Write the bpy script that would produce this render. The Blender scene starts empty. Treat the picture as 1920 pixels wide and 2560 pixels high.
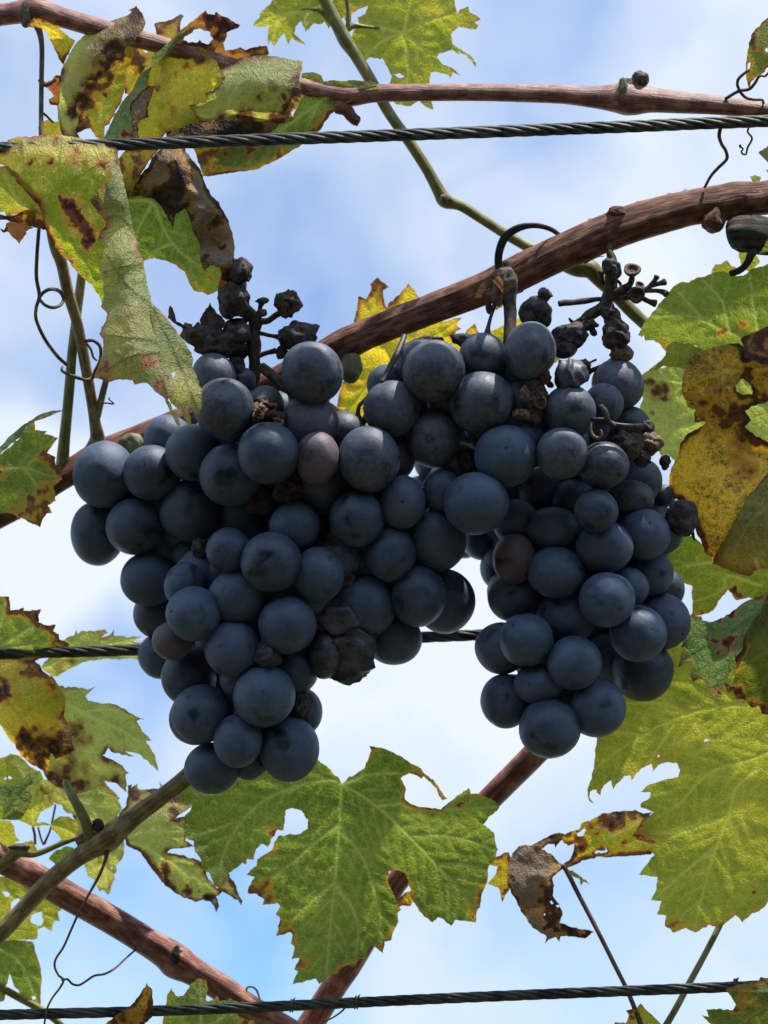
import bpy, bmesh, math, random
import numpy as np
from mathutils import Vector, Matrix, Quaternion
from mathutils.geometry import delaunay_2d_cdt

# ------------------------------------------------------------------ camera, sky, sun, exposure
S = bpy.context.scene
COL = S.collection
TILT = math.radians(43.0)
CAM = np.array([0.0, 0.0, 1.5])
RIGHT = np.array([1.0, 0.0, 0.0])
UP = np.array([0.0, -math.sin(TILT), math.cos(TILT)])
FWD = np.array([0.0, math.cos(TILT), math.sin(TILT)])
HFOV = math.radians(30.0)
D0 = 0.50
K = 2 * math.tan(HFOV / 2) / 1920.0      # metres per photo pixel per metre of distance
SC = K * D0                              # metres per photo pixel at the bunches

cam_data = bpy.data.cameras.new('camera')
cam = bpy.data.objects.new('camera', cam_data)
COL.objects.link(cam)
cam.location = CAM
cam.rotation_euler = (math.pi / 2 + TILT, 0, 0)
cam_data.sensor_fit = 'HORIZONTAL'
cam_data.angle = HFOV
cam_data.clip_start = 0.02
cam_data.clip_end = 6000
cam_data.dof.use_dof = True
cam_data.dof.focus_distance = 0.49
cam_data.dof.aperture_fstop = 15.0
S.camera = cam

SUN_CAM = np.array([0.30, 0.90, 0.17])    # where the sun stands: right, up, ahead (camera axes)
sd = SUN_CAM[0] * RIGHT + SUN_CAM[1] * UP + SUN_CAM[2] * FWD
sd = sd / np.linalg.norm(sd)
elev = math.asin(sd[2])
azim = math.atan2(sd[0], sd[1])

world = bpy.data.worlds.new('World')
S.world = world
world.use_nodes = True
wt = world.node_tree
wt.nodes.clear()
def wn(t, **k):
    n = wt.nodes.new(t)
    for a, b in k.items():
        setattr(n, a, b)
    return n
sky = wn('ShaderNodeTexSky', sky_type='NISHITA')
sky.sun_disc = False
sky.sun_elevation = elev
sky.sun_rotation = azim
sky.air_density = 1.0
sky.dust_density = 0.1
sky.ozone_density = 1.2
tc = wn('ShaderNodeTexCoord')
def wm(op, a, b=None, c=None, clamp=False):
    n = wn('ShaderNodeMath', operation=op); n.use_clamp = clamp
    for i_, v in enumerate((a, b, c)):
        if v is None: continue
        if isinstance(v, bpy.types.NodeSocket): wt.links.new(v, n.inputs[i_])
        else: n.inputs[i_].default_value = v
    return n.outputs[0]
n0 = wn('ShaderNodeTexNoise'); n0.inputs['Scale'].default_value = 5.0; n0.inputs['Detail'].default_value = 4.0
wt.links.new(tc.outputs['Generated'], n0.inputs['Vector'])
warp = wn('ShaderNodeVectorMath', operation='MULTIPLY_ADD')
wt.links.new(n0.outputs['Color'], warp.inputs[0]); warp.inputs[1].default_value = (.22, .22, .22); wt.links.new(tc.outputs['Generated'], warp.inputs[2])
wsub = wn('ShaderNodeVectorMath', operation='SUBTRACT'); wt.links.new(warp.outputs[0], wsub.inputs[0]); wsub.inputs[1].default_value = (.11, .11, .11)
n1 = wn('ShaderNodeTexNoise'); n1.inputs['Scale'].default_value = 4.0; n1.inputs['Detail'].default_value = 3.0
n2 = wn('ShaderNodeTexNoise'); n2.inputs['Scale'].default_value = 10.0; n2.inputs['Detail'].default_value = 5.0
for n in (n1, n2):
    n.inputs['Roughness'].default_value = 0.45; n.inputs['Distortion'].default_value = 0.5
    wt.links.new(wsub.outputs[0], n.inputs['Vector'])
cl = wm('MULTIPLY_ADD', wm('SUBTRACT', n1.outputs['Fac'], .5), 1.1, .65)
cl = wm('MULTIPLY_ADD', wm('SUBTRACT', n2.outputs['Fac'], .5), .75, cl)
# the larger banks and gaps of thin cloud, by the direction they stand in
for (px_, py_, deg, wgt) in ((1150, 1700, 11, .38), (80, 1330, 6, .35), (1750, 420, 8, .14), (1250, 900, 5, .1), (1350, 2350, 10, -.22), (620, 760, 7, -.27), (300, 1760, 5, -.38), (330, 2380, 8, -.48), (760, 2300, 6, -.3), (60, 900, 6, -.15), (1000, 560, 4, -.1), (760, 420, 5, .08), (1350, 130, 7, -.2)):
    v_ = (px_ - 960) * K * RIGHT - (py_ - 1280) * K * UP + FWD
    v_ = v_ / np.linalg.norm(v_)
    dt = wn('ShaderNodeVectorMath', operation='DOT_PRODUCT'); dt.inputs[1].default_value = tuple(v_)
    nrm_ = wn('ShaderNodeVectorMath', operation='NORMALIZE'); wt.links.new(wsub.outputs[0], nrm_.inputs[0])
    wt.links.new(nrm_.outputs[0], dt.inputs[0])
    mr = wn('ShaderNodeMapRange', interpolation_type='SMOOTHSTEP')
    mr.inputs['From Min'].default_value = math.cos(math.radians(deg)); mr.inputs['From Max'].default_value = 1.0
    mr.inputs['To Min'].default_value = 0.0; mr.inputs['To Max'].default_value = wgt
    wt.links.new(dt.outputs['Value'], mr.inputs['Value'])
    cl = wm('ADD', cl, mr.outputs['Result'])
cl = wm('MAXIMUM', wm('MINIMUM', cl, .97), .04)
mx = wn('ShaderNodeMix', data_type='RGBA')
mx.inputs['B'].default_value = (2.75, 2.98, 3.28, 1)
tint = wn('ShaderNodeMix', data_type='RGBA', blend_type='MULTIPLY')
tint.inputs['Factor'].default_value = 1.0; tint.inputs['B'].default_value = (.74, .935, 1.03, 1)
wt.links.new(sky.outputs['Color'], tint.inputs['A'])
wt.links.new(tint.outputs['Result'], mx.inputs['A'])
wt.links.new(cl, mx.inputs['Factor'])
bg = wn('ShaderNodeBackground'); bg.inputs['Strength'].default_value = 0.13
wt.links.new(mx.outputs['Result'], bg.inputs['Color'])
wo = wn('ShaderNodeOutputWorld')
wt.links.new(bg.outputs['Background'], wo.inputs['Surface'])

sun_data = bpy.data.lights.new('sun', 'SUN')
sun_data.energy = 2.6
sun_data.angle = math.radians(1.2)
sun_data.color = (1.0, 0.95, 0.86)
sun = bpy.data.objects.new('sun', sun_data)
COL.objects.link(sun)
sun.location = (0, 0, 30)
sun.rotation_euler = Vector(sd).to_track_quat('Z', 'Y').to_euler()

S.view_settings.view_transform = 'Standard'
S.view_settings.look = 'None'
S.view_settings.gamma = 1.0
S.view_settings.use_curve_mapping = False
S.view_settings.exposure = 1.32
S.cycles.use_denoising = True
S.cycles.max_bounces = 10
S.cycles.transparent_max_bounces = 8
S.cycles.transmission_bounces = 8
S.cycles.diffuse_bounces = 5
S.cycles.sample_clamp_indirect = 4.0

# ------------------------------------------------------------------ helpers
# photo pixels (x, y) and a depth z in the same pixel unit (0 at the bunches, + away) -> metres
def P(p):
    p = np.asarray(p, float)
    D = D0 + p[..., 2] * SC
    X = (p[..., 0] - 960) * K * D
    U = -(p[..., 1] - 1280) * K * D
    return CAM + X[..., None] * RIGHT + U[..., None] * UP + D[..., None] * FWD

# crops the outlines were measured in: name -> (x0, y0, scale)
ZC = dict(S=(0, 0, 1.0), A1=(0, 0, 1.728), A2=(960, 0, 1.728), A3=(0, 500, 2.592), A4=(400, 600, 2.765), A5=(880, 600, 3.19),
          A6=(1300, 600, 2.676), B1=(160, 1000, 2.765), B2=(640, 1000, 2.765), B3=(1140, 1000, 2.765),
          B4=(340, 1500, 2.765), B5=(1140, 1500, 2.127), B6=(0, 1450, 3.456), B7=(0, 1900, 2.37),
          B8=(440, 1800, 1.975), C1=(1180, 1900, 2.242), C2=(1560, 800, 3.16), C3=(1400, 1300, 3.19),
          C4=(1600, 0, 4.61), T1=(0, 0, 3.456), T2=(400, 0, 2.9625), T3=(600, 0, 2.592), T4=(0, 320, 4.608),
          T5=(0, 960, 4.608), T6=(0, 1860, 4.608), T7=(0, 2200, 2.592), T8=(1560, 400, 3.95))
def Z(k, pts):
    x0, y0, s = ZC[k]
    out = []
    for p in pts:
        q = [x0 + p[0] / s, y0 + p[1] / s]
        if len(p) > 2:
            q.append(p[2])
        if len(p) > 3:
            q.append(p[3])
        out.append(q)
    return out

def _hash(ix, iy, seed):
    h = (ix.astype(np.int64) * 374761393 + iy.astype(np.int64) * 668265263 + seed * 1442695041) & 0x7fffffff
    h = ((h ^ (h >> 13)) * 1274126177) & 0x7fffffff
    return ((h ^ (h >> 16)) & 0xffff) / 65535.0
def vnoise(x, y, seed=0):
    ix, iy = np.floor(x), np.floor(y)
    fx, fy = x - ix, y - iy
    fx, fy = fx * fx * (3 - 2 * fx), fy * fy * (3 - 2 * fy)
    a, b = _hash(ix, iy, seed), _hash(ix + 1, iy, seed)
    c, d = _hash(ix, iy + 1, seed), _hash(ix + 1, iy + 1, seed)
    return (a + (b - a) * fx) * (1 - fy) + (c + (d - c) * fx) * fy
def fbm(x, y, seed=0, o=4):
    t, a, f, s = 0, 1, 1, 0
    for i in range(o):
        t = t + a * vnoise(x * f, y * f, seed + i * 17); s += a; a *= .5; f *= 2.03
    return t / s

def mesh_obj(name, verts, faces, mat, parent=None, base=None, uv=None, lc=None, smooth=True):
    """verts: world metres (n,3); base: the parent's location, so that the mesh is stored relative to it"""
    verts = np.asarray(verts, float)
    if base is None:
        base = np.array(parent['base']) if parent is not None and 'base' in parent else np.zeros(3)
    me = bpy.data.meshes.new(name)
    me.from_pydata((verts - base).tolist(), [], faces if isinstance(faces, list) else faces.tolist())
    if uv is not None:
        l = me.uv_layers.new(name='UVMap')
        idx = np.empty(len(me.loops), np.int32)
        me.loops.foreach_get('vertex_index', idx)
        l.data.foreach_set('uv', np.asarray(uv, np.float32)[idx].ravel())
    if lc is not None:
        a = me.color_attributes.new('lc', 'FLOAT_COLOR', 'POINT')
        a.data.foreach_set('color', np.asarray(lc, np.float32).ravel())
    if smooth:
        me.polygons.foreach_set('use_smooth', [True] * len(me.polygons))
    me.materials.append(mat)
    o = bpy.data.objects.new(name, me)
    COL.objects.link(o)
    if parent is not None:
        o.parent = parent
        if 'base' in parent:
            o['base'] = list(base)
    return o

BASES = {}
def thing(name, label, cat, at, group=None):
    o = bpy.data.objects.new(name, None)
    COL.objects.link(o)
    o.empty_display_size = 0.02
    loc = P(np.array(at, float))
    o.location = loc
    o['label'] = label
    o['category'] = cat
    if group:
        o['group'] = group
    o['base'] = list(loc)
    return o

def catmull(pts, step):
    pts = np.asarray(pts, float)
    p = np.vstack([2 * pts[0] - pts[1], pts, 2 * pts[-1] - pts[-2]])
    out = []
    for i in range(1, len(p) - 2):
        a, b, c, d = p[i - 1], p[i], p[i + 1], p[i + 2]
        n = max(2, int(np.linalg.norm((c - b)[:3]) / step))
        t = np.linspace(0, 1, n, endpoint=False)[:, None]
        out.append(.5 * (2 * b + (c - a) * t + (2 * a - 5 * b + 4 * c - d) * t * t + (3 * b - a - 3 * c + d) * t ** 3))
    out.append(p[-2:-1])
    return np.vstack(out)

def tube_geo(path, n=14, step=None, ridge=0.0, lump=0.0, seed=1, flat=1.0, cap=True):
    """path: (x,y,z,r) control points in photo pixels; returns verts (px), faces, uv"""
    path = np.asarray(path, float)
    rmean = path[:, 3].mean()
    c = catmull(path, step or max(3.0, rmean * .55))
    cen, r = c[:, :3], np.maximum(c[:, 3], .4)
    if cap:                                    # rounded ends
        t0 = cen[0] - cen[1]; t0 /= np.linalg.norm(t0) + 1e-9
        t1 = cen[-1] - cen[-2]; t1 /= np.linalg.norm(t1) + 1e-9
        cen = np.vstack([cen[0] + t0 * r[0] * .45, cen[0] + t0 * r[0] * .3, cen, cen[-1] + t1 * r[-1] * .3, cen[-1] + t1 * r[-1] * .45])
        r = np.concatenate([[r[0] * .1, r[0] * .75], r, [r[-1] * .75, r[-1] * .1]])
    T = np.gradient(cen, axis=0)
    T /= np.linalg.norm(T, axis=1)[:, None] + 1e-9
    N = np.zeros_like(T)
    ref = np.array([0, 0, -1.0]) if abs(T[0][2]) < .9 else np.array([0, 1.0, 0])
    v = ref - T[0] * ref.dot(T[0]); v /= np.linalg.norm(v)
    for i in range(len(T)):
        v = v - T[i] * v.dot(T[i]); v /= np.linalg.norm(v) + 1e-9
        N[i] = v
    B = np.cross(T, N)
    s = np.concatenate([[0], np.cumsum(np.linalg.norm(np.diff(cen, axis=0), axis=1))])
    a = np.arange(n) / n * 2 * math.pi
    ca, sa = np.cos(a), np.sin(a)
    A, SS = np.meshgrid(a, s)
    rr = r[:, None] * np.ones((1, n))
    if ridge:
        per = fbm(np.cos(A) * 3.1 + 7 + 0 * SS, np.sin(A) * 3.1 + SS / (rmean * 14), seed, 3)
        per2 = fbm(np.cos(A) * 7 + 3, np.sin(A) * 7 + SS / (rmean * 9), seed + 5, 2)
        rr = rr * (1 + ridge * (per - .5) * 2 + ridge * .6 * (per2 - .5) * 2)
    if lump:
        rr = rr * (1 + lump * (fbm(np.cos(A) * .9 + 4, np.sin(A) * .9 + SS / (rmean * 2.2), seed + 9, 4) - .5) * 2)
    V = cen[:, None, :] + rr[..., None] * (ca[None, :, None] * N[:, None, :] * flat + sa[None, :, None] * B[:, None, :])
    m = len(cen)
    faces = []
    for i in range(m - 1):
        for j in range(n):
            k = (j + 1) % n
            faces.append((i * n + j, i * n + k, (i + 1) * n + k, (i + 1) * n + j))
    faces.append(tuple(range(n - 1, -1, -1)))
    faces.append(tuple((m - 1) * n + j for j in range(n)))
    uv = np.stack([np.abs(A / math.pi - 1) * rmean * 3.0 / 100, SS / 100], -1).reshape(-1, 2)
    return V.reshape(-1, 3), faces, uv

def tube(name, path, mat, parent=None, **k):
    V, F, uv = tube_geo(path, **k)
    return mesh_obj(name, P(V), F, mat, parent, uv=uv)

def crumple(name, c, rx, ry, mat, parent, rz=None, seed=1, amp=.35, freq=2.2, sub=4, crease=True, fold=0, spikes=0):
    """a shrivelled body: folded, creased skin round (x,y,z) px"""
    bm = bmesh.new()
    bmesh.ops.create_icosphere(bm, subdivisions=sub, radius=1.0)
    v = np.array([q.co[:] for q in bm.verts])
    f = [[q.index for q in g.verts] for g in bm.faces]
    bm.free()
    def n3(p, s):
        return (vnoise(p[:, 0] + p[:, 2] * .7 + 20, p[:, 1] - p[:, 2] * .6 + 20, s) + vnoise(p[:, 1] + 31, p[:, 2] + p[:, 0] * .5 + 31, s + 3)) * .5
    w = v + .35 * np.stack([n3(v * 1.7, seed + 40), n3(v * 1.7, seed + 41), n3(v * 1.7, seed + 42)], 1)
    h = 0
    a = 1.0
    fr = freq
    for o in range(2):
        q = n3(w * fr * .62, seed + o * 7)
        h = h + a * ((1 - np.abs(q * 2 - 1) * 1.7) if crease else (q * 2 - 1))
        a *= .5; fr *= 2.1
    h = h / 1.5
    if crease:                                    # hollow facets between sharp folds
        rs = np.random.RandomState(seed)
        for (cnt, wgt) in ((int(9 + freq * 4), .85), (int(30 + freq * 12), .38)):
            pc = rs.normal(size=(cnt, 3)); pc /= np.linalg.norm(pc, axis=1)[:, None]
            wv = w / np.linalg.norm(w, axis=1)[:, None]
            dd = np.sort(np.arccos(np.clip(wv @ pc.T, -1, 1)), axis=1)
            f1 = dd[:, 0] / dd[:, 0].mean()
            h = h * .55 + wgt * np.minimum(f1, 2.2) * .55
        if fold:
            dv = rs.normal(size=3); dv /= np.linalg.norm(dv)
            d2 = np.cross(dv, rs.normal(size=3)); d2 /= np.linalg.norm(d2)
            ph = (w @ dv) * fold * 1.5 + 5.0 * n3(w * 1.2, seed + 90)
            p2 = (w @ d2) * fold * .9 + 4.0 * n3(w * 1.5, seed + 93)
            h = h * .25 + .9 * (1 - np.abs(np.sin(ph)) ** .6) + .5 * (1 - np.abs(np.sin(p2)) ** .6)
    r = 1 + amp * (h - (h.mean() if crease else .45))
    if spikes:
        rs = np.random.RandomState(seed + 500)
        for _ in range(spikes):
            pc = rs.normal(size=3); pc /= np.linalg.norm(pc)
            an = np.arccos(np.clip(v @ pc, -1, 1))
            r = r + rs.uniform(.10, .40) * np.exp(-(an / rs.uniform(.08, .2)) ** 2)
    r = r + amp * .5 * (n3(v * 1.1, seed + 77) - .5)
    v = v * r[:, None]
    px = np.stack([c[0] + v[:, 0] * rx, c[1] + v[:, 1] * ry, c[2] + v[:, 2] * (rz or min(rx, ry))], 1)
    return mesh_obj(name, P(px), f, mat, parent, uv=v[:, :2])

# ------------------------------------------------------------------ materials
def new_mat(name):
    m = bpy.data.materials.new(name)
    m.use_nodes = True
    m.node_tree.nodes.clear()
    return m, m.node_tree
def nd(t, kind, **k):
    n = t.nodes.new(kind)
    for a, b in k.items():
        if a in n.inputs.keys() if isinstance(a, str) else False:
            n.inputs[a].default_value = b
        else:
            setattr(n, a, b)
    return n
def lk(t, a, b):
    t.links.new(a, b)
def c4(c):
    return (c[0], c[1], c[2], 1)
def mixc(t, fac, a, b, blend='MIX'):
    n = t.nodes.new('ShaderNodeMix'); n.data_type = 'RGBA'; n.blend_type = blend
    for s, v in (('Factor', fac), ('A', a), ('B', b)):
        i = n.inputs[s]
        if hasattr(v, 'is_linked') or isinstance(v, bpy.types.NodeSocket):
            t.links.new(v, i)
        elif isinstance(v, (int, float)):
            i.default_value = v
        else:
            i.default_value = c4(v)
    return n.outputs['Result']
def math_(t, op, a, b=None, c=None, clamp=False):
    n = t.nodes.new('ShaderNodeMath'); n.operation = op; n.use_clamp = clamp
    for i, v in enumerate((a, b, c)):
        if v is None:
            continue
        if isinstance(v, bpy.types.NodeSocket):
            t.links.new(v, n.inputs[i])
        else:
            n.inputs[i].default_value = v
    return n.outputs[0]
def rng(t, v, a, b, c=0., d=1., smooth=True):
    n = t.nodes.new('ShaderNodeMapRange')
    n.interpolation_type = 'SMOOTHSTEP' if smooth else 'LINEAR'
    t.links.new(v, n.inputs['Value'])
    for s, x in (('From Min', a), ('From Max', b), ('To Min', c), ('To Max', d)):
        n.inputs[s].default_value = x
    return n.outputs['Result']
def noise(t, vec, scale, detail=4., rough=.55, dist=0.):
    n = t.nodes.new('ShaderNodeTexNoise')
    n.inputs['Scale'].default_value = scale; n.inputs['Detail'].default_value = detail
    n.inputs['Roughness'].default_value = rough; n.inputs['Distortion'].default_value = dist
    t.links.new(vec, n.inputs['Vector'])
    return n.outputs['Fac']

def leaf_mat(name, green, yellow, vein, b1=(.24, .115, .045), b2=(.055, .032, .02), trans=.5, net=.35, mott=.5, tgain=(1.5, 1.5, .55), gloss=.03, btrans=.75, halo=(.40, .21, .045)):
    m, t = new_mat(name)
    uv = nd(t, 'ShaderNodeUVMap').outputs['UV']
    at = nd(t, 'ShaderNodeAttribute'); at.attribute_name = 'lc'
    sp = nd(t, 'ShaderNodeSeparateColor'); lk(t, at.outputs['Color'], sp.inputs['Color'])
    V, G, Y = sp.outputs['Red'], sp.outputs['Green'], sp.outputs['Blue']
    a1 = noise(t, uv, 1.6, 3); a2 = noise(t, uv, 7, 4, .6); a3 = noise(t, uv, 26, 3, .6)
    vo = nd(t, 'ShaderNodeTexVoronoi'); vo.feature = 'DISTANCE_TO_EDGE'; vo.inputs['Scale'].default_value = 4.6
    # warp the coordinates of the vein net a little
    nv = t.nodes.new('ShaderNodeTexNoise'); nv.inputs['Scale'].default_value = 5.; lk(t, uv, nv.inputs['Vector'])
    va = nd(t, 'ShaderNodeVectorMath'); va.operation = 'MULTIPLY_ADD'
    lk(t, nv.outputs['Color'], va.inputs[0]); va.inputs[1].default_value = (.16, .16, 0); lk(t, uv, va.inputs[2])
    lk(t, va.outputs[0], vo.inputs['Vector'])
    vo2 = nd(t, 'ShaderNodeTexVoronoi'); vo2.feature = 'DISTANCE_TO_EDGE'; vo2.inputs['Scale'].default_value = 12.
    lk(t, va.outputs[0], vo2.inputs['Vector'])
    ne = rng(t, vo.outputs['Distance'], 0.0, .10, 1, 0)
    ne2 = rng(t, vo2.outputs['Distance'], 0.0, .16, 1, 0)
    nets = math_(t, 'MULTIPLY_ADD', ne2, .55, math_(t, 'MULTIPLY', ne, .8))
    yf = math_(t, 'ADD', Y, math_(t, 'MULTIPLY', math_(t, 'SUBTRACT', a1, .5), mott * 2))
    yf = math_(t, 'ADD', yf, math_(t, 'MULTIPLY', math_(t, 'SUBTRACT', a3, .5), mott * 1.6))
    yf = math_(t, 'ADD', yf, math_(t, 'MULTIPLY', math_(t, 'SUBTRACT', a2, .5), mott * 2.4), clamp=True)
    c = mixc(t, yf, green, yellow)
    shade = math_(t, 'MULTIPLY_ADD', a3, 1.1, .42)
    c = mixc(t, 1.0, c, shade, 'MULTIPLY') if False else c
    cm = nd(t, 'ShaderNodeVectorMath'); cm.operation = 'SCALE'; lk(t, c, cm.inputs[0]); lk(t, shade, cm.inputs['Scale'])
    c = cm.outputs[0]
    vf = math_(t, 'MULTIPLY_ADD', nets, net, math_(t, 'MULTIPLY', V, .72), clamp=True)
    c = mixc(t, vf, c, vein)
    gn = math_(t, 'MULTIPLY', G, math_(t, 'MULTIPLY_ADD', a3, .6, math_(t, 'MULTIPLY_ADD', a2, 1.3, .05)))
    ha = rng(t, gn, .10, .34)
    bf = rng(t, gn, .32, .60)
    deep = rng(t, math_(t, 'ADD', gn, math_(t, 'MULTIPLY', math_(t, 'SUBTRACT', a1, .5), .5)), .68, 1.0)
    c = mixc(t, math_(t, 'MULTIPLY', ha, .8), c, halo)
    bc = mixc(t, deep, b1, b2)
    bc2 = nd(t, 'ShaderNodeVectorMath'); bc2.operation = 'SCALE'; lk(t, bc, bc2.inputs[0]); lk(t, shade, bc2.inputs['Scale'])
    c = mixc(t, bf, c, bc2.outputs[0])
    tg = mixc(t, 1.0, c, tgain, 'MULTIPLY')
    hu = mixc(t, 1.0, c, (btrans, btrans * .8, btrans * .6), 'MULTIPLY')
    tcol = mixc(t, bf, tg, hu)
    bp = nd(t, 'ShaderNodeBump'); bp.inputs['Strength'].default_value = .6; bp.inputs['Distance'].default_value = .0006
    hgt = math_(t, 'ADD', math_(t, 'MULTIPLY', nets, -.6), math_(t, 'MULTIPLY', a2, .9))
    lk(t, hgt, bp.inputs['Height'])
    df = nd(t, 'ShaderNodeBsdfDiffuse'); lk(t, c, df.inputs['Color']); lk(t, bp.outputs['Normal'], df.inputs['Normal'])
    tr = nd(t, 'ShaderNodeBsdfTranslucent'); lk(t, tcol, tr.inputs['Color']); lk(t, bp.outputs['Normal'], tr.inputs['Normal'])
    ms = nd(t, 'ShaderNodeMixShader'); ms.inputs[0].default_value = trans
    lk(t, df.outputs[0], ms.inputs[1]); lk(t, tr.outputs[0], ms.inputs[2])
    gl = nd(t, 'ShaderNodeBsdfGlossy'); gl.inputs['Roughness'].default_value = .6; lk(t, bp.outputs['Normal'], gl.inputs['Normal'])
    ms2 = nd(t, 'ShaderNodeMixShader'); ms2.inputs[0].default_value = gloss
    lk(t, ms.outputs[0], ms2.inputs[1]); lk(t, gl.outputs[0], ms2.inputs[2])
    o = nd(t, 'ShaderNodeOutputMaterial'); lk(t, ms2.outputs[0], o.inputs['Surface'])
    return m

def vein_mat(name, c, tr_=.45):
    m, t = new_mat(name)
    df = nd(t, 'ShaderNodeBsdfDiffuse'); tr = nd(t, 'ShaderNodeBsdfTranslucent')
    uv = nd(t, 'ShaderNodeUVMap').outputs['UV']
    a = noise(t, uv, 8, 3)
    cc = mixc(t, a, [x * .6 for x in c], [x * 1.3 for x in c])
    lk(t, cc, df.inputs['Color']); lk(t, cc, tr.inputs['Color'])
    ms = nd(t, 'ShaderNodeMixShader'); ms.inputs[0].default_value = tr_
    lk(t, df.outputs[0], ms.inputs[1]); lk(t, tr.outputs[0], ms.inputs[2])
    o = nd(t, 'ShaderNodeOutputMaterial'); lk(t, ms.outputs[0], o.inputs['Surface'])
    return m

def bark_mat(name, dark, mid, light, streak=1.0, rough=.65, bump=.5, fine=1.0, spec=.3):
    m, t = new_mat(name)
    uv = nd(t, 'ShaderNodeUVMap').outputs['UV']
    mp_ = nd(t, 'ShaderNodeMapping'); mp_.inputs['Scale'].default_value = (22 * fine, 1.6, 1); lk(t, uv, mp_.inputs['Vector'])
    mp2 = nd(t, 'ShaderNodeMapping'); mp2.inputs['Scale'].default_value = (5, 2.2, 1); lk(t, uv, mp2.inputs['Vector'])
    a = noise(t, mp_.outputs[0], 1.0, 5, .65, .4)
    b = noise(t, mp2.outputs[0], 1.0, 4, .55)
    f = noise(t, uv, 30, 3, .7)
    fa = rng(t, math_(t, 'MULTIPLY_ADD', math_(t, 'SUBTRACT', b, .5), .6, a), .32, .68)
    c = mixc(t, math_(t, 'MULTIPLY', fa, streak, clamp=True), dark, mid)
    lf = rng(t, math_(t, 'MULTIPLY_ADD', f, .4, b), .66, .95)
    c = mixc(t, lf, c, light)
    sk = rng(t, noise(t, uv, 14, 4, .7), .66, .72)
    c = mixc(t, math_(t, 'MULTIPLY', sk, .75), c, [x * .3 for x in dark])
    bp = nd(t, 'ShaderNodeBump'); bp.inputs['Strength'].default_value = bump; bp.inputs['Distance'].default_value = .0008
    lk(t, math_(t, 'MULTIPLY_ADD', f, .35, a), bp.inputs['Height'])
    p = nd(t, 'ShaderNodeBsdfPrincipled')
    lk(t, c, p.inputs['Base Color']); lk(t, bp.outputs['Normal'], p.inputs['Normal'])
    p.inputs['Roughness'].default_value = rough; p.inputs['Specular IOR Level'].default_value = spec
    o = nd(t, 'ShaderNodeOutputMaterial'); lk(t, p.outputs[0], o.inputs['Surface'])
    return m

def grape_mat(name, skin, bloom, amount=.62, dust=None, dustamt=0., warm=None):
    m, t = new_mat(name)
    tc_ = nd(t, 'ShaderNodeTexCoord'); oi = nd(t, 'ShaderNodeObjectInfo')
    ad = nd(t, 'ShaderNodeVectorMath'); ad.operation = 'MULTIPLY_ADD'
    cb = nd(t, 'ShaderNodeCombineXYZ')
    r9 = math_(t, 'MULTIPLY', oi.outputs['Random'], 37.)
    for i in range(3):
        lk(t, r9, cb.inputs[i])
    lk(t, tc_.outputs['Object'], ad.inputs[0]); ad.inputs[1].default_value = (1, 1, 1); lk(t, cb.outputs[0], ad.inputs[2])
    co = ad.outputs[0]
    a = noise(t, co, 1.5, 4, .55, .3); b = noise(t, co, 5.5, 4, .6); g = noise(t, co, 42, 2, .6); w = noise(t, co, 1.25, 2, .4, .3)
    f = math_(t, 'MULTIPLY_ADD', math_(t, 'SUBTRACT', a, .5), 1.15, amount)
    f = math_(t, 'MULTIPLY_ADD', math_(t, 'SUBTRACT', b, .5), .45, f)
    f = math_(t, 'MULTIPLY_ADD', math_(t, 'SUBTRACT', g, .5), .22, f)
    f = math_(t, 'MULTIPLY_ADD', math_(t, 'SUBTRACT', oi.outputs['Random'], .5), .42, f)
    rub = rng(t, w, .60, .70)                     # bloom wiped off in soft-edged patches
    f = math_(t, 'SUBTRACT', f, math_(t, 'MULTIPLY', rub, .48), clamp=True)
    tb = mixc(t, rng(t, oi.outputs['Random'], .9, 1.05), bloom, (bloom[0] * 1.2, bloom[1] * .86, bloom[2] * .92))
    c = mixc(t, f, skin, tb)
    if warm:
        c = mixc(t, rng(t, a, .45, .75), c, warm)
    if dust:
        c = mixc(t, math_(t, 'MULTIPLY', rng(t, b, .4, .7), dustamt), c, dust)
    # russet specks
    vo = nd(t, 'ShaderNodeTexVoronoi'); vo.inputs['Scale'].default_value = 1.25; lk(t, co, vo.inputs['Vector'])
    sc_ = rng(t, math_(t, 'MULTIPLY_ADD', math_(t, 'SUBTRACT', g, .5), .05, vo.outputs['Distance']), .022, .05, 1, 0)
    c = mixc(t, math_(t, 'MULTIPLY', sc_, .75), c, (.012, .011, .014))
    bp = nd(t, 'ShaderNodeBump'); bp.inputs['Strength'].default_value = .12; bp.inputs['Distance'].default_value = .03
    lk(t, math_(t, 'MULTIPLY_ADD', g, .3, b), bp.inputs['Height'])
    p = nd(t, 'ShaderNodeBsdfPrincipled')
    lk(t, c, p.inputs['Base Color']); lk(t, bp.outputs['Normal'], p.inputs['Normal'])
    lk(t, rng(t, f, 0., .8, .28, .56, False), p.inputs['Roughness'])
    p.inputs['Specular IOR Level'].default_value = .42
    o = nd(t, 'ShaderNodeOutputMaterial'); lk(t, p.outputs[0], o.inputs['Surface'])
    return m

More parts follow.
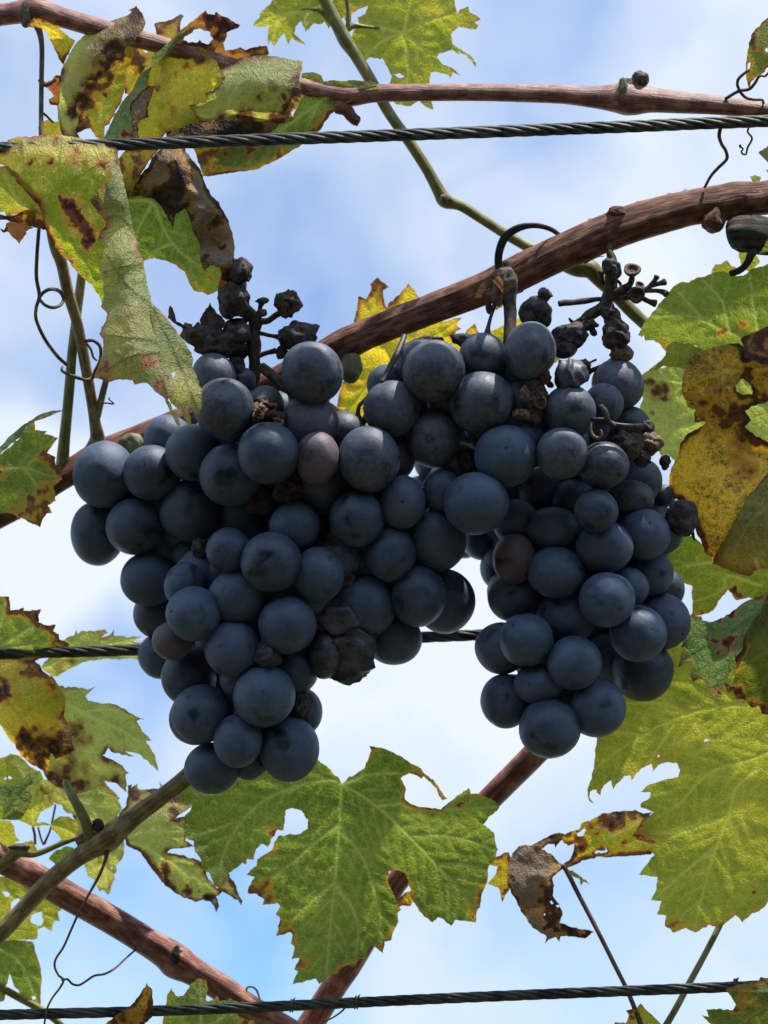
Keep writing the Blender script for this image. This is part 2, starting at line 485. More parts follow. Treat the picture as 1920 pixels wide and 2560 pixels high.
def plain_mat(name, a, b, scale=20., rough=.7, bump=.4, metal=0., spec=.3, dist=.0005, coord='Object'):
    m, t = new_mat(name)
    co = nd(t, 'ShaderNodeTexCoord').outputs[coord]
    n = noise(t, co, scale, 5, .6, .3); n_ = noise(t, co, scale * 5, 3, .6)
    c = mixc(t, rng(t, math_(t, 'MULTIPLY_ADD', n_, .3, n), .45, .85), a, b)
    bp = nd(t, 'ShaderNodeBump'); bp.inputs['Strength'].default_value = bump; bp.inputs['Distance'].default_value = dist
    lk(t, math_(t, 'MULTIPLY_ADD', n_, .5, n), bp.inputs['Height'])
    p = nd(t, 'ShaderNodeBsdfPrincipled')
    lk(t, c, p.inputs['Base Color']); lk(t, bp.outputs['Normal'], p.inputs['Normal'])
    p.inputs['Roughness'].default_value = rough; p.inputs['Metallic'].default_value = metal; p.inputs['Specular IOR Level'].default_value = spec
    o = nd(t, 'ShaderNodeOutputMaterial'); lk(t, p.outputs[0], o.inputs['Surface'])
    return m

M = {}
M['green'] = leaf_mat('leaf_green', (.070, .125, .022), (.20, .24, .045), (.34, .37, .16), trans=.52, mott=.5, net=.28, tgain=(1.65, 1.65, .7))
M['bright'] = leaf_mat('leaf_yellow_green', (.135, .185, .028), (.34, .31, .055), (.41, .43, .14), trans=.62, mott=.55, tgain=(1.6, 1.5, .6), net=.24)
M['yellow'] = leaf_mat('leaf_turning_yellow', (.17, .22, .02), (.60, .43, .08), (.32, .34, .07), b1=(.27, .12, .04), trans=.66, mott=.7, tgain=(1.8, 1.6, .5))
M['pale'] = leaf_mat('leaf_underside_pale', (.19, .24, .095), (.50, .42, .16), (.44, .46, .24), trans=.52, mott=.5, tgain=(1.5, 1.6, .6), net=.45, b1=(.15, .08, .045), b2=(.04, .025, .018), halo=(.28, .17, .08))
M['grey'] = leaf_mat('leaf_underside_blue_green', (.175, .235, .14), (.66, .54, .25), (.10, .145, .085), trans=.48, mott=.36, tgain=(1.3, 1.5, .7), net=.6, b1=(.20, .05, .04), b2=(.05, .02, .02), halo=(.36, .20, .13))
M['dry'] = leaf_mat('leaf_dry_brown', (.165, .125, .098), (.34, .275, .21), (.26, .2, .14), b1=(.08, .045, .03), b2=(.020, .015, .013), trans=.18, mott=.6, tgain=(1.3, .9, .6), gloss=.03)
M['amber'] = leaf_mat('leaf_amber', (.12, .080, .012), (.66, .43, .06), (.55, .40, .10), b1=(.13, .05, .02), b2=(.04, .018, .013), trans=.6, mott=1.5, tgain=(1.6, 1.3, .45), btrans=1.1, net=.55)
M['olive'] = leaf_mat('leaf_olive', (.085, .115, .02), (.22, .20, .04), (.2, .22, .08), trans=.45, mott=.6, tgain=(1.6, 1.6, .5))
M['russet'] = leaf_mat('leaf_russet', (.36, .20, .07), (.36, .10, .05), (.4, .25, .1), b1=(.15, .05, .035), b2=(.03, .015, .02), trans=.5, mott=.6, tgain=(1.5, 1.1, .6), btrans=.7)
M['lime'] = leaf_mat('leaf_lime_fading', (.23, .29, .03), (.86, .68, .22), (.24, .30, .06), b1=(.30, .09, .05), b2=(.07, .03, .02), trans=.6, mott=.6, tgain=(1.6, 1.5, .5), halo=(.55, .24, .10), net=.3)
M['turned'] = leaf_mat('leaf_turned_underside', (.185, .24, .105), (.60, .51, .17), (.13, .17, .08), b1=(.30, .08, .05), b2=(.08, .03, .025), trans=.5, mott=.4, tgain=(1.4, 1.4, .6), net=.32, halo=(.52, .24, .15))
M['vein'] = vein_mat('leaf_vein', (.36, .40, .13), .72)
M['vein_pale'] = vein_mat('leaf_vein_pale', (.36, .39, .22), .5)
M['vein_dark'] = vein_mat('leaf_vein_dark', (.13, .16, .05), .45)
M['bark'] = bark_mat('cane_bark_brown', (.075, .028, .019), (.26, .092, .055), (.31, .165, .11), bump=.9, rough=.7)
M['bark_red'] = bark_mat('cane_bark_red', (.11, .036, .028), (.33, .115, .080), (.48, .25, .18), bump=.5, rough=.5, fine=.8, spec=.4)
M['bark_old'] = bark_mat('cane_bark_old', (.012, .012, .010), (.05, .045, .036), (.16, .14, .11), bump=1.0, rough=.8)
M['shoot'] = bark_mat('shoot_tan', (.13, .085, .035), (.31, .225, .09), (.40, .32, .15), bump=.35, rough=.55, fine=.6)
M['shoot_green'] = bark_mat('shoot_green', (.13, .13, .035), (.25, .235, .075), (.32, .28, .12), bump=.3, rough=.5, fine=.5)
M['petiole'] = bark_mat('petiole_olive', (.14, .12, .03), (.27, .25, .07), (.3, .22, .1), bump=.2, rough=.5, fine=.5)
M['petiole_red'] = bark_mat('petiole_reddish', (.10, .05, .04), (.19, .11, .08), (.25, .19, .1), bump=.2, rough=.5, fine=.5)
M['tendril'] = bark_mat('tendril_dark', (.05, .034, .026), (.15, .10, .07), (.26, .2, .14), bump=.3, rough=.55)
M['node'] = plain_mat('node_corky', (.045, .032, .025), (.20, .16, .12), 900, .8, .8)
M['husk'] = plain_mat('dried_husk', (.10, .055, .04), (.30, .19, .13), 700, .7, .6)
M['grape'] = grape_mat('grape_blue_black', (.009, .011, .017), (.084, .122, .200), .70)
M['grape_dusty'] = grape_mat('grape_dusty', (.009, .010, .015), (.094, .120, .178), .64, (.18, .17, .155), .36)
M['grape_red'] = grape_mat('grape_reddish', (.028, .011, .014), (.135, .104, .132), .90, None, 0, (.125, .080, .098))
M['raisin'] = plain_mat('shrivelled_skin', (.014, .011, .013), (.095, .072, .072), 420, .68, .8, spec=.25)
M['raisin_blue'] = plain_mat('shrivelled_bloomed_skin', (.016, .016, .024), (.095, .095, .125), 200, .5, .5, spec=.45)
M['rachis'] = plain_mat('dry_stalk', (.020, .014, .013), (.12, .082, .06), 500, .7, .8)
M['cup'] = plain_mat('dry_pedicel_cup', (.035, .018, .016), (.13, .075, .055), 600, .6, .6)
M['scar'] = plain_mat('blossom_scar', (.015, .012, .012), (.10, .075, .055), 1500, .7, .4)
M['steel'] = plain_mat('galvanised_steel', (.026, .031, .032), (.115, .115, .10), 160, .62, .5, metal=.55, spec=.5)
M['tie'] = plain_mat('tie_dark', (.010, .011, .012), (.035, .036, .038), 300, .5, .4)

# ------------------------------------------------------------------ leaf blades
def inside(pts, poly):
    x, y = pts[:, 0][:, None], pts[:, 1][:, None]
    a, b = poly, np.roll(poly, -1, 0)
    cond = (a[None, :, 1] > y) != (b[None, :, 1] > y)
    xi = (b[None, :, 0] - a[None, :, 0]) * (y - a[None, :, 1]) / (b[None, :, 1] - a[None, :, 1] + 1e-12) + a[None, :, 0]
    return (np.sum(cond & (x < xi), 1) % 2) == 1
def seg_dist(pts, a, b):
    d = b - a
    L = (d ** 2).sum(1) + 1e-9
    t = np.clip(((pts[:, None, :] - a[None]) * d[None]).sum(2) / L[None], 0, 1)
    q = a[None] + t[..., None] * d[None]
    return np.sqrt(((pts[:, None, :] - q) ** 2).sum(2))
def poly_dist(pts, poly, closed=True):
    out = np.empty(len(pts))
    a = poly if closed else poly[:-1]
    b = np.roll(poly, -1, 0) if closed else poly[1:]
    for i in range(0, len(pts), 4000):
        out[i:i + 4000] = seg_dist(pts[i:i + 4000], a, b).min(1)
    return out
def densify(poly, sp):
    out = []
    for i in range(len(poly)):
        a, b = poly[i], poly[(i + 1) % len(poly)]
        n = max(1, int(round(np.linalg.norm(b - a) / sp)))
        for k in range(n):
            out.append(a + (b - a) * k / n)
    return np.array(out)
def tps(ctrl):
    c = np.asarray(ctrl, float)
    if len(c) == 1:
        return lambda x, y: np.full_like(np.asarray(x, float), c[0, 2])
    p = c[:, :2] / 100.
    if len(c) == 2:
        d = p[1] - p[0]; L = d.dot(d)
        return lambda x, y: c[0, 2] + (c[1, 2] - c[0, 2]) * ((x / 100. - p[0, 0]) * d[0] + (y / 100. - p[0, 1]) * d[1]) / L
    n = len(c)
    def U(r2):
        return .5 * r2 * np.log(r2 + 1e-9)
    r2 = ((p[:, None] - p[None]) ** 2).sum(2)
    A = np.zeros((n + 3, n + 3))
    A[:n, :n] = U(r2) + np.eye(n) * 1e-3
    A[:n, n] = 1; A[:n, n + 1:] = p; A[n, :n] = 1; A[n + 1:, :n] = p.T
    A[n:, n:] += np.eye(3) * 1e-9
    w = np.linalg.lstsq(A, np.concatenate([c[:, 2], [0, 0, 0]]), rcond=None)[0]
    def f(x, y):
        x = np.asarray(x, float) / 100.; y = np.asarray(y, float) / 100.
        r = (x[..., None] - p[:, 0]) ** 2 + (y[..., None] - p[:, 1]) ** 2
        return U(r) @ w[:n] + w[n] + w[n + 1] * x + w[n + 2] * y
    return f

SEED = [11]
def blade(name, parent, outline, z, mat, holes=(), veins=(), edge=.45, edgew=12, spots=(), yel=(), ybase=.35, sp=7.0,
          rum=7.0, curl=0.0, serr=None, label=None, vmat='vein', vr=3.0, branch=True, rough=1.5, ks=''):
    """one leaf blade: outline (px), smooth depth from control points z, quilted between the veins"""
    SEED[0] += 13
    rum = rum * 1.05
    sd_ = SEED[0]
    rnd = random.Random(sd_)
    poly = np.array([[p[0], p[1]] for p in outline], float)
    ext = []                                      # leaves that run out of the picture go on to a rounded, toothed end
    for i in range(len(poly)):
        a, b = poly[i], poly[(i + 1) % len(poly)]
        ext.append(a)
        for ax, lo, hi in ((0, -15, 1935), (1, -15, 2570)):
            for sg, out_ in ((-1, a[ax] < lo and b[ax] < lo), (1, a[ax] > hi and b[ax] > hi)):
                L_ = np.linalg.norm(b - a)
                if out_ and L_ > 30 and abs((b - a)[1 - ax]) > .6 * L_:
                    for k in range(1, 12):
                        t_ = k / 12.
                        q = a + (b - a) * t_
                        q[ax] += sg * L_ * (.42 * math.sin(math.pi * t_) ** .8 + (.06 if k % 2 else 0))
                        ext.append(q)
    poly = np.array(ext)
    area = .5 * np.sum(poly[:, 0] * np.roll(poly[:, 1], -1) - np.roll(poly[:, 0], -1) * poly[:, 1])
    sgn = 1 if area > 0 else -1
    if serr:
        wl, am = serr
        q = []
        for i in range(len(poly)):
            a, b = poly[i], poly[(i + 1) % len(poly)]
            d = b - a; L = np.linalg.norm(d)
            n = int(L / wl)
            q.append(a)
            if n < 1:
                continue
            nrm = np.array([d[1], -d[0]]) / L * sgn
            for k in range(n):
                t0 = (k + .55 + rnd.uniform(-.1, .1)) / n; t1 = (k + .85) / n
                q.append(a + d * t0 + nrm * am * rnd.uniform(.5, 1.2))
                if k < n - 1:
                    q.append(a + d * min(t1, 1) - nrm * am * .25 * rnd.random())
        poly = np.array(q)
    poly = densify(poly, sp)
    if rough:
        jx = fbm(poly[:, 0] / 9., poly[:, 1] / 9., sd_, 2) - .5
        jy = fbm(poly[:, 0] / 9. + 50, poly[:, 1] / 9., sd_ + 3, 2) - .5
        poly = poly + np.stack([jx, jy], 1) * rough * 4
    hs = [densify(np.array(h, float)[:, :2], sp) for h in holes]
    for h in hs:
        h += np.stack([fbm(h[:, 0] / 8., h[:, 1] / 8., sd_ + 8, 2) - .5, fbm(h[:, 0] / 8. + 9, h[:, 1] / 8., sd_ + 9, 2) - .5], 1) * 8
    x0, y0 = poly.min(0); x1, y1 = poly.max(0)
    gx = np.arange(x0, x1, sp); gy = np.arange(y0, y1, sp * .866)
    GX, GY = np.meshgrid(gx, gy)
    GX = GX + (np.arange(len(gy)) % 2)[:, None] * sp * .5
    g = np.stack([GX.ravel(), GY.ravel()], 1)
    g += np.random.RandomState(sd_).uniform(-.22, .22, g.shape) * sp
    g = g[inside(g, poly)]
    if len(g):
        g = g[poly_dist(g, poly) > sp * .55]
    vl = [np.array(v, float)[:, :2] for v in veins]
    ridge_pts = []
    if True:
        for v in vl:                              # extra rows of vertices so that the veins are crisp ridges
            c = catmull(v, 7.)
            td = np.gradient(c, axis=0); td /= np.linalg.norm(td, axis=1)[:, None] + 1e-9
            nn = np.stack([-td[:, 1], td[:, 0]], 1)
            ridge_pts.append(np.vstack([c, c + nn * 3.0, c - nn * 3.0, c + nn * 6.0, c - nn * 6.0]))
            if len(g):
                g = g[poly_dist(g, c, False) > 8.0]
    if ridge_pts:
        q = np.vstack(ridge_pts)
        q = q[inside(q, poly)]
        if len(q):
            q = q[poly_dist(q, poly) > 2.5]
        g = np.vstack([g, q])
    for h in hs:
        if len(g):
            g = g[~inside(g, h)]
        if len(g):
            g = g[poly_dist(g, h) > sp * .55]
    pts = [poly]; edges = [(i, (i + 1) % len(poly)) for i in range(len(poly))]
    off = len(poly)
    for h in hs:
        pts.append(h); edges += [(off + i, off + (i + 1) % len(h)) for i in range(len(h))]; off += len(h)
    pts.append(g)
    allp = np.vstack(pts)
    r = delaunay_2d_cdt([Vector(p) for p in allp], edges, [], 0, 1e-4)
    vv = np.array([v[:] for v in r[0]]); ff = np.array([f for f in r[2] if len(f) == 3])
    cen = vv[ff].mean(1)
    keep = inside(cen, poly)
    for h in hs:
        keep &= ~inside(cen, h)
    ff = ff[keep]
    used = np.unique(ff); remap = -np.ones(len(vv), int); remap[used] = np.arange(len(used))
    vv = vv[used]; ff = remap[ff]
    f0 = tps(z)
    d = poly_dist(vv, poly)
    for h in hs:
        d = np.minimum(d, poly_dist(vv, h))
    # veins: traced ones plus side veins running off them
    segs = []
    for v in vl:
        c = catmull(v, 14.)
        Lc = len(c)
        for i in range(Lc - 1):
            segs.append((c[i], c[i + 1], 1.0 - .5 * i / Lc))
        if branch:
            tot = np.linalg.norm(np.diff(c, axis=0), axis=1).sum()
            st = max(3, int(Lc * 34. / max(tot, 1)))
            side = 1
            for i in range(st, Lc - 2, st):
                tdir = c[min(i + 1, Lc - 1)] - c[i - 1]
                tdir = tdir / (np.linalg.norm(tdir) + 1e-9)
                for side in (-1, 1):
                    ang = side * rnd.uniform(.75, 1.0)
                    L = rnd.uniform(.28, .42) * tot * (1 - .45 * i / Lc)
                    p = c[i].copy(); dd = np.array([tdir[0] * math.cos(ang) - tdir[1] * math.sin(ang), tdir[0] * math.sin(ang) + tdir[1] * math.cos(ang)])
                    nst = max(2, int(L / 16))
                    for k in range(nst):
                        b_ = -side * .05
                        dd = np.array([dd[0] * math.cos(b_) - dd[1] * math.sin(b_), dd[0] * math.sin(b_) + dd[1] * math.cos(b_)])
                        q = p + dd * 16 + np.array([rnd.uniform(-2, 2), rnd.uniform(-2, 2)])
                        segs.append((p, q, .42 * (1 - .5 * k / nst)))
                        p = q
    vein = np.zeros(len(vv)); vdist = np.full(len(vv), 60.)
    if segs:
        A_ = np.array([s[0] for s in segs]); B_ = np.array([s[1] for s in segs]); W_ = np.array([s[2] for s in segs])
        for i in range(0, len(vv), 3000):
            dm = seg_dist(vv[i:i + 3000], A_, B_)
            vein[i:i + 3000] = (np.minimum(1, W_[None] * 1.15) * np.exp(-(dm / (2.8 + 1.5 * W_[None])) ** 2)).max(1)
            vdist[i:i + 3000] = dm.min(1)
    quilt = np.minimum(vdist, 22.) / 22.
    def zf(x, y):
        return f0(x, y) + rum * 2.2 * (fbm(np.asarray(x, float) / 85., np.asarray(y, float) / 85., sd_ + 1, 2) - .5) \
            + rum * (fbm(np.asarray(x, float) / 24., np.asarray(y, float) / 24., sd_ + 2, 2) - .5) * .7
    zz = zf(vv[:, 0], vv[:, 1]) + quilt * rum * .6 - vein * 2.2
    if curl:
        zz = zz + curl * np.exp(-d / 18.) * (.3 + 1.4 * fbm(vv[:, 0] / 60., vv[:, 1] / 60., sd_ + 4, 2))
    n_e = fbm(vv[:, 0] / 38., vv[:, 1] / 38., sd_ + 6, 3)
    n_f = fbm(vv[:, 0] / 90. + 3, vv[:, 1] / 90., sd_ + 16, 2)
    br = 1.25 * edge * np.exp(-(d / (edgew * (.35 + 1.6 * n_e * n_f * 2))) ** 2) * np.clip(3.2 * n_f - .85, 0, 1.1) * np.clip(.5 + n_e, 0, 1.2)
    br = np.minimum(br, .62 if edge < .7 else .9)
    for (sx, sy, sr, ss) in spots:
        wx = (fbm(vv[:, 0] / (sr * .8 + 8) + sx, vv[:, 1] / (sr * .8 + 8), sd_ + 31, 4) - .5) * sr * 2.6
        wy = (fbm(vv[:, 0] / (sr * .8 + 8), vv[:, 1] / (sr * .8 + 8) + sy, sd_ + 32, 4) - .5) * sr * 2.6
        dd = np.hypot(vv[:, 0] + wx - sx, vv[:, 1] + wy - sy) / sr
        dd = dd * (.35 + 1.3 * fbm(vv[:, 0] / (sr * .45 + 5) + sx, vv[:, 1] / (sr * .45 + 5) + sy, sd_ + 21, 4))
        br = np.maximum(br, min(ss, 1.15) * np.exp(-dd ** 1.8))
    yl = np.full(len(vv), ybase) + .25 * (n_e - .5)
    for (sx, sy, sr, ss) in yel:
        yl += ss * np.exp(-((vv[:, 0] - sx) ** 2 + (vv[:, 1] - sy) ** 2) / sr ** 2)
    lc = np.stack([vein, br, np.clip(yl, 0, 1.2), np.ones(len(vv))], 1)
    o = mesh_obj(name, P(np.column_stack([vv, zz])), ff, M[mat], parent, uv=vv / 100. + sd_ * .37, lc=lc)
    if label:
        o['label'] = label
    return o

def lz(*a):
    return list(a)

# ------------------------------------------------------------------ the ground far below
gm, gt = new_mat('grass_ground')
gco = nd(gt, 'ShaderNodeTexCoord').outputs['Object']
ga = noise(gt, gco, .8, 5, .6); gb = noise(gt, gco, 14., 4, .6)
gc = mixc(gt, rng(gt, ga, .4, .62), (.035, .050, .018), (.075, .060, .040))
gc = mixc(gt, math_(gt, 'MULTIPLY', gb, .5), gc, (.085, .085, .045))
gp = nd(gt, 'ShaderNodeBsdfPrincipled'); lk(gt, gc, gp.inputs['Base Color']); gp.inputs['Roughness'].default_value = .9
go_ = nd(gt, 'ShaderNodeOutputMaterial'); lk(gt, gp.outputs[0], go_.inputs['Surface'])
G = 3000.
ground = mesh_obj('ground', [(-G, -G, 0), (G, -G, 0), (G, G, 0), (-G, G, 0)], [(0, 1, 2, 3)], gm, smooth=False)
ground['kind'] = 'structure'; ground['label'] = 'dry grassy ground below the vines'

# ------------------------------------------------------------------ added leafy row behind the camera, unseen, blocks frontal sky light
rs_ = np.random.RandomState(4)
nq = 9000
cx_ = np.stack([rs_.uniform(-9, 9, nq), -2.3 + rs_.normal(0, .22, nq), rs_.uniform(.35, 2.15, nq)], 1)
nv_ = rs_.normal(size=(nq, 3)); nv_ /= np.linalg.norm(nv_, axis=1)[:, None]
ua = np.cross(nv_, rs_.normal(size=(nq, 3))); ua /= np.linalg.norm(ua, axis=1)[:, None]
ub = np.cross(nv_, ua)
sz = rs_.uniform(.06, .11, nq)[:, None]
qv = np.stack([cx_ + ua * sz, cx_ + ub * sz * .9 + nv_ * sz * .2, cx_ - ua * sz, cx_ - ub * sz * .9 + nv_ * sz * .2], 1).reshape(-1, 3)
row = mesh_obj('added_shade_row', qv, np.arange(nq * 4).reshape(-1, 4), vein_mat('shade_row_foliage', (.055, .085, .022), .35), smooth=False, uv=np.tile(np.array([[0, 0], [.1, 0], [.1, .1], [0, .1]]), (nq, 1)))
row['kind'] = 'stuff'; row['label'] = 'unseen leafy screen added behind the camera to block sky light'; row['category'] = 'vine row'

# ------------------------------------------------------------------ trellis wires
def wire(label, pts, r, seed=0, pitch=290.):
    t = thing('wire_cable', label, 'wire', (pts[0][0], pts[0][1], pts[0][2]), 'steel trellis wires')
    c = catmull(np.array(pts, float), 6.)
    s = np.concatenate([[0], np.cumsum(np.linalg.norm(np.diff(c, axis=0), axis=1))])
    T = np.gradient(c, axis=0); T /= np.linalg.norm(T, axis=1)[:, None]
    N = np.cross(T, np.array([0, 0, 1.0])); N /= np.linalg.norm(N, axis=1)[:, None]
    B = np.cross(T, N)
    wob = 1 + .05 * (fbm(s / 60., s * 0 + seed, seed, 2) - .5)
    tube('core', np.column_stack([c, np.full(len(c), r * .36)])[::8], M['steel'], t, n=8, step=40)
    for k in range(6):
        a = k * math.pi / 3 + (s / pitch + .35 * (fbm(s / 420., s * 0 + 3, seed + 4, 3) - .5)) * 2 * math.pi
        q = c + (r * .63 * wob)[:, None] * (np.cos(a)[:, None] * N + np.sin(a)[:, None] * B)
        tube('strand', np.column_stack([q, np.full(len(q), r * .37)])[::3], M['steel'], t, n=9, step=16)
    return t
W_top = wire('topmost twisted steel wire crossing under the red cane', [(-1400, 410, -25), (-60, 372, -25), (400, 358, -25), (960, 339, -25), (1500, 319, -25), (1990, 300, -25), (3300, 258, -25)], 16, 1)
W_mid = wire('middle twisted steel wire passing behind the grape bunches', [(-1400, 1685, 255), (-60, 1637, 255), (367, 1624, 255), (1060, 1593, 255), (1500, 1577, 255), (1990, 1560, 255), (3300, 1512, 255)], 14.5, 2)
W_low = wire('lowest twisted steel wire near the bottom of the picture', [(-1400, 2575, -5), (-60, 2539, -5), (300, 2530, -5), (640, 2518, -5), (1180, 2493, -5), (1990, 2461, -5), (3300, 2410, -5)], 14, 3)
for (x, y, wdt) in ((730, 2514, 2), (892, 2506, 2), (1838, 2464, 3)):
    pts = []
    for k in range(20):
        a = k / 12. * 2 * math.pi
        pts.append((x - 5 + k * .5, y + 16 * math.cos(a), -5 + 16 * math.sin(a), wdt))
    pts.append((x + 8, y - 20, -12, wdt * .6))
    tube('tendril_wrap', pts, M['tendril'], W_low, n=6, step=5)
tube('loose_wire_end', [(862, 2520, -20, 3), (850, 2532, -22, 2.6), (825, 2548, -24, 2.2), (806, 2555, -24, 1.6)], M['tendril'], W_low, n=6, step=6)

# ------------------------------------------------------------------ canes
CG = 'vine canes and shoots'
# -- brown cane that carries the bunches
C1_ = thing('vine_cane', 'thick brown woody cane running diagonally behind both grape bunches', 'vine cane', (1990, 478, 170), CG)
tube('stem', [(2700, 380, 190, 46), (2300, 420, 182, 45), (2010, 472, 175, 44), (1920, 494, 172, 42), (1850, 500, 168, 46), (1812, 508, 165, 47), (1712, 524, 160, 44), (1560, 566, 150, 47), (1400, 634, 150, 45),
              (1300, 682, 150, 44), (1256, 703, 150, 45), (1200, 726, 152, 40), (1068, 778, 158, 38), (950, 823, 165, 38), (860, 862, 178, 40), (780, 905, 200, 37), (620, 985, 245, 34),
              (470, 1045, 270, 32), (360, 1092, 270, 32), (260, 1132, 265, 33), (195, 1170, 255, 33), (141, 1202, 245, 31), (60, 1256, 235, 30), (-40, 1310, 230, 30), (-300, 1440, 225, 31), (-700, 1600, 220, 32)],
     M['bark'], C1_, n=48, step=7, ridge=.085, lump=.075, seed=3)
for (x, y, z, rx, ry, s) in ((1262, 712, 112, 36, 44, 4), (1545, 532, 128, 26, 16, 9), (1784, 552, 128, 30, 30, 5), (1230, 735, 100, 22, 17, 6)):
    crumple('node', (x, y, z), rx, ry, M[{4: 'node', 9: 'bark', 5: 'bark', 6: 'husk'}[s]], C1_, seed=s, amp=.5, sub=4)
for i, (p, zz) in enumerate(((Z('A5', [(980, 465), (1005, 385), (1060, 330), (1120, 300), (1150, 330), (1140, 400), (1100, 450), (1040, 470)]), 92),
                             (Z('A5', [(1110, 330), (1170, 280), (1210, 330), (1200, 430), (1210, 520), (1150, 560), (1120, 470), (1140, 400)]), 88),
                             (Z('A5', [(1065, 480), (1110, 470), (1120, 540), (1090, 585)]), 96))):
    blade('bract', C1_, p, [(p[0][0], p[0][1], zz), (p[3][0], p[3][1], zz - 14), (p[2][0], p[2][1] + 40, zz + 6)], 'dry', edge=.3, sp=5, rum=8)
crumple('node', (878, 918, 150), 32, 40, plain_mat('node_green', (.085, .085, .045), (.20, .19, .11), 250, .6, .5), C1_, rz=30, seed=8, amp=.25, crease=False)
crumple('node', (330, 1112, 238), 34, 30, plain_mat('node_tan', (.10, .10, .05), (.26, .25, .15), 250, .6, .5), C1_, rz=26, seed=12, amp=.3)
rb = random.Random(8)
cpts = [(1900, 497, 170, 43), (1812, 508, 165, 46), (1712, 524, 160, 44), (1560, 566, 150, 46), (1400, 634, 150, 45), (1300, 682, 150, 44), (1200, 726, 152, 40), (1068, 778, 158, 38), (950, 823, 165, 38), (860, 862, 178, 39)]
cc = catmull(np.array(cpts, float), 12.)
for k in range(14):                               # lifted fibres of old bark
    i0 = rb.randrange(0, len(cc) - 12); ln = rb.randrange(4, 11)
    th = rb.uniform(-1.9, 1.9)
    pts = []
    for q in range(ln):
        c = cc[i0 + q]; tg_ = cc[i0 + q + 1] - cc[i0 + q]; tg_ = tg_[:2] / (np.linalg.norm(tg_[:2]) + 1e-9)
        nx, ny = -tg_[1], tg_[0]
        lift = 1.03 + (.10 * rb.random() if q in (0, ln - 1) else .0)
        pts.append((c[0] + nx * c[3] * lift * math.sin(th), c[1] + ny * c[3] * lift * math.sin(th), c[2] - c[3] * lift * math.cos(th), rb.uniform(.8, 2.0)))
        th += rb.uniform(-.05, .05)
    tube('bark_fibre', pts, M['bark'], C1_, n=5, step=10, flat=.5)
# side shoots rising on the left
tube('side_shoot', [(128, 560, 40, 16), (139, 616, 52, 16), (155, 662, 66, 15), (170, 731, 85, 15), (193, 809, 108, 14), (212, 905, 150, 14), (228, 994, 190, 14), (238, 1060, 225, 15), (243, 1100, 250, 20), (225, 1145, 258, 26)],
     M['shoot'], C1_, n=18, ridge=.03, seed=4)
tube('side_shoot', [(208, 660, 150, 11), (197, 747, 150, 12), (189, 809, 150, 12), (180, 886, 152, 12.5), (174, 963, 170, 13), (167, 1040, 195, 13.5), (160, 1110, 225, 15), (156, 1160, 245, 17)],
     M['shoot_green'], C1_, n=18, ridge=.02, seed=5)
tube('side_shoot', [(272, 920, 120, 7), (264, 955, 150, 8), (252, 1003, 185, 9), (243, 1042, 215, 9)], M['shoot'], C1_, n=12, ridge=.02, seed=6)
# tendril looping on the left
tube('tendril', Z('A3', [(262, 60, 30, 5), (252, 190, 30, 5), (240, 350, 30, 5), (236, 500, 34, 5), (255, 620, 40, 5), (234, 700, 48, 4.6), (236, 780, 56, 4.6), (290, 900, 66, 4.6), (370, 1010, 80, 4.6), (432, 1068, 98, 4.4)]), M['tendril'], C1_, n=10, step=5)
tube('tendril', Z('A3', [(253, 640, 36, 4), (280, 600, 26, 4.6), (330, 577, 24, 5), (385, 592, 60, 5), (412, 640, 70, 4.6), (390, 682, 50, 4.4), (340, 697, 30, 4.4), (290, 680, 30, 4.2), (253, 640, 44, 4)]), M['tendril'], C1_, n=10, step=5)
tube('tendril', Z('A3', [(545, 915, 100, 4.5), (605, 912, 96, 4.5), (650, 955, 100, 4.5), (648, 1040, 110, 4.2), (615, 1110, 120, 4.5), (600, 1150, 125, 5), (560, 1165, 110, 4), (500, 1150, 96, 5), (440, 1130, 96, 4), (400, 1105, 110, 3.6), (405, 1080, 120, 3)]), M['tendril'], C1_, n=10, step=5)
tube('tendril', Z('A3', [(560, 930, 100, 3.2), (590, 970, 102, 3.2), (605, 1020, 106, 3), (628, 1040, 108, 2.4)]), M['tendril'], C1_, n=8, step=5)
tube('tendril', Z('A3', [(655, 1316, 140, 2.4), (700, 1317, 138, 2.4), (738, 1322, 136, 2.2), (720, 1302, 136, 2), (704, 1290, 136, 2), (712, 1280, 134, 1.6)]), M['tendril'], C1_, n=6, step=4)
# yellow leaf behind the cane
yl_ = Z('A5', [(-60, 760), (10, 660), (40, 560), (45, 445), (110, 470), (150, 400), (150, 350), (200, 300), (250, 335), (300, 370), (255, 400), (250, 440), (270, 520), (285, 540), (290, 510), (380, 430), (430, 380), (450, 350), (500, 400), (515, 440), (620, 560), (720, 650), (760, 640), (830, 618), (880, 615), (850, 650), (830, 680), (875, 705), (830, 730), (810, 770), (890, 770), (930, 710), (980, 660), (1015, 745), (1100, 740), (1200, 680), (1330, 620), (1370, 660), (1500, 900), (1659, 940), (1500, 1100), (1300, 1180), (900, 1250), (300, 1350), (180, 1520), (100, 1500), (40, 1440), (-80, 1480), (-130, 1400), (-110, 1240), (-60, 1100), (-20, 1040), (-70, 900)])
blade('leaf', C1_, yl_, [(880, 900, 250), (1000, 760, 240), (1250, 850, 260), (950, 1050, 250), (1350, 930, 270)], 'yellow', edge=.38, edgew=9, ybase=.62, rum=10,
      veins=[Z('A5', [(330, 1000), (200, 700), (200, 330)]), Z('A5', [(330, 1000), (600, 800), (860, 640)]), Z('A5', [(330, 1000), (100, 1200), (-60, 1400)])],
      spots=[p + [] for p in [[940, 712, 20, .7], [1150, 815, 10, .5], [885, 950, 22, .6]]], label='yellow leaf with brown tips showing behind the brown cane')
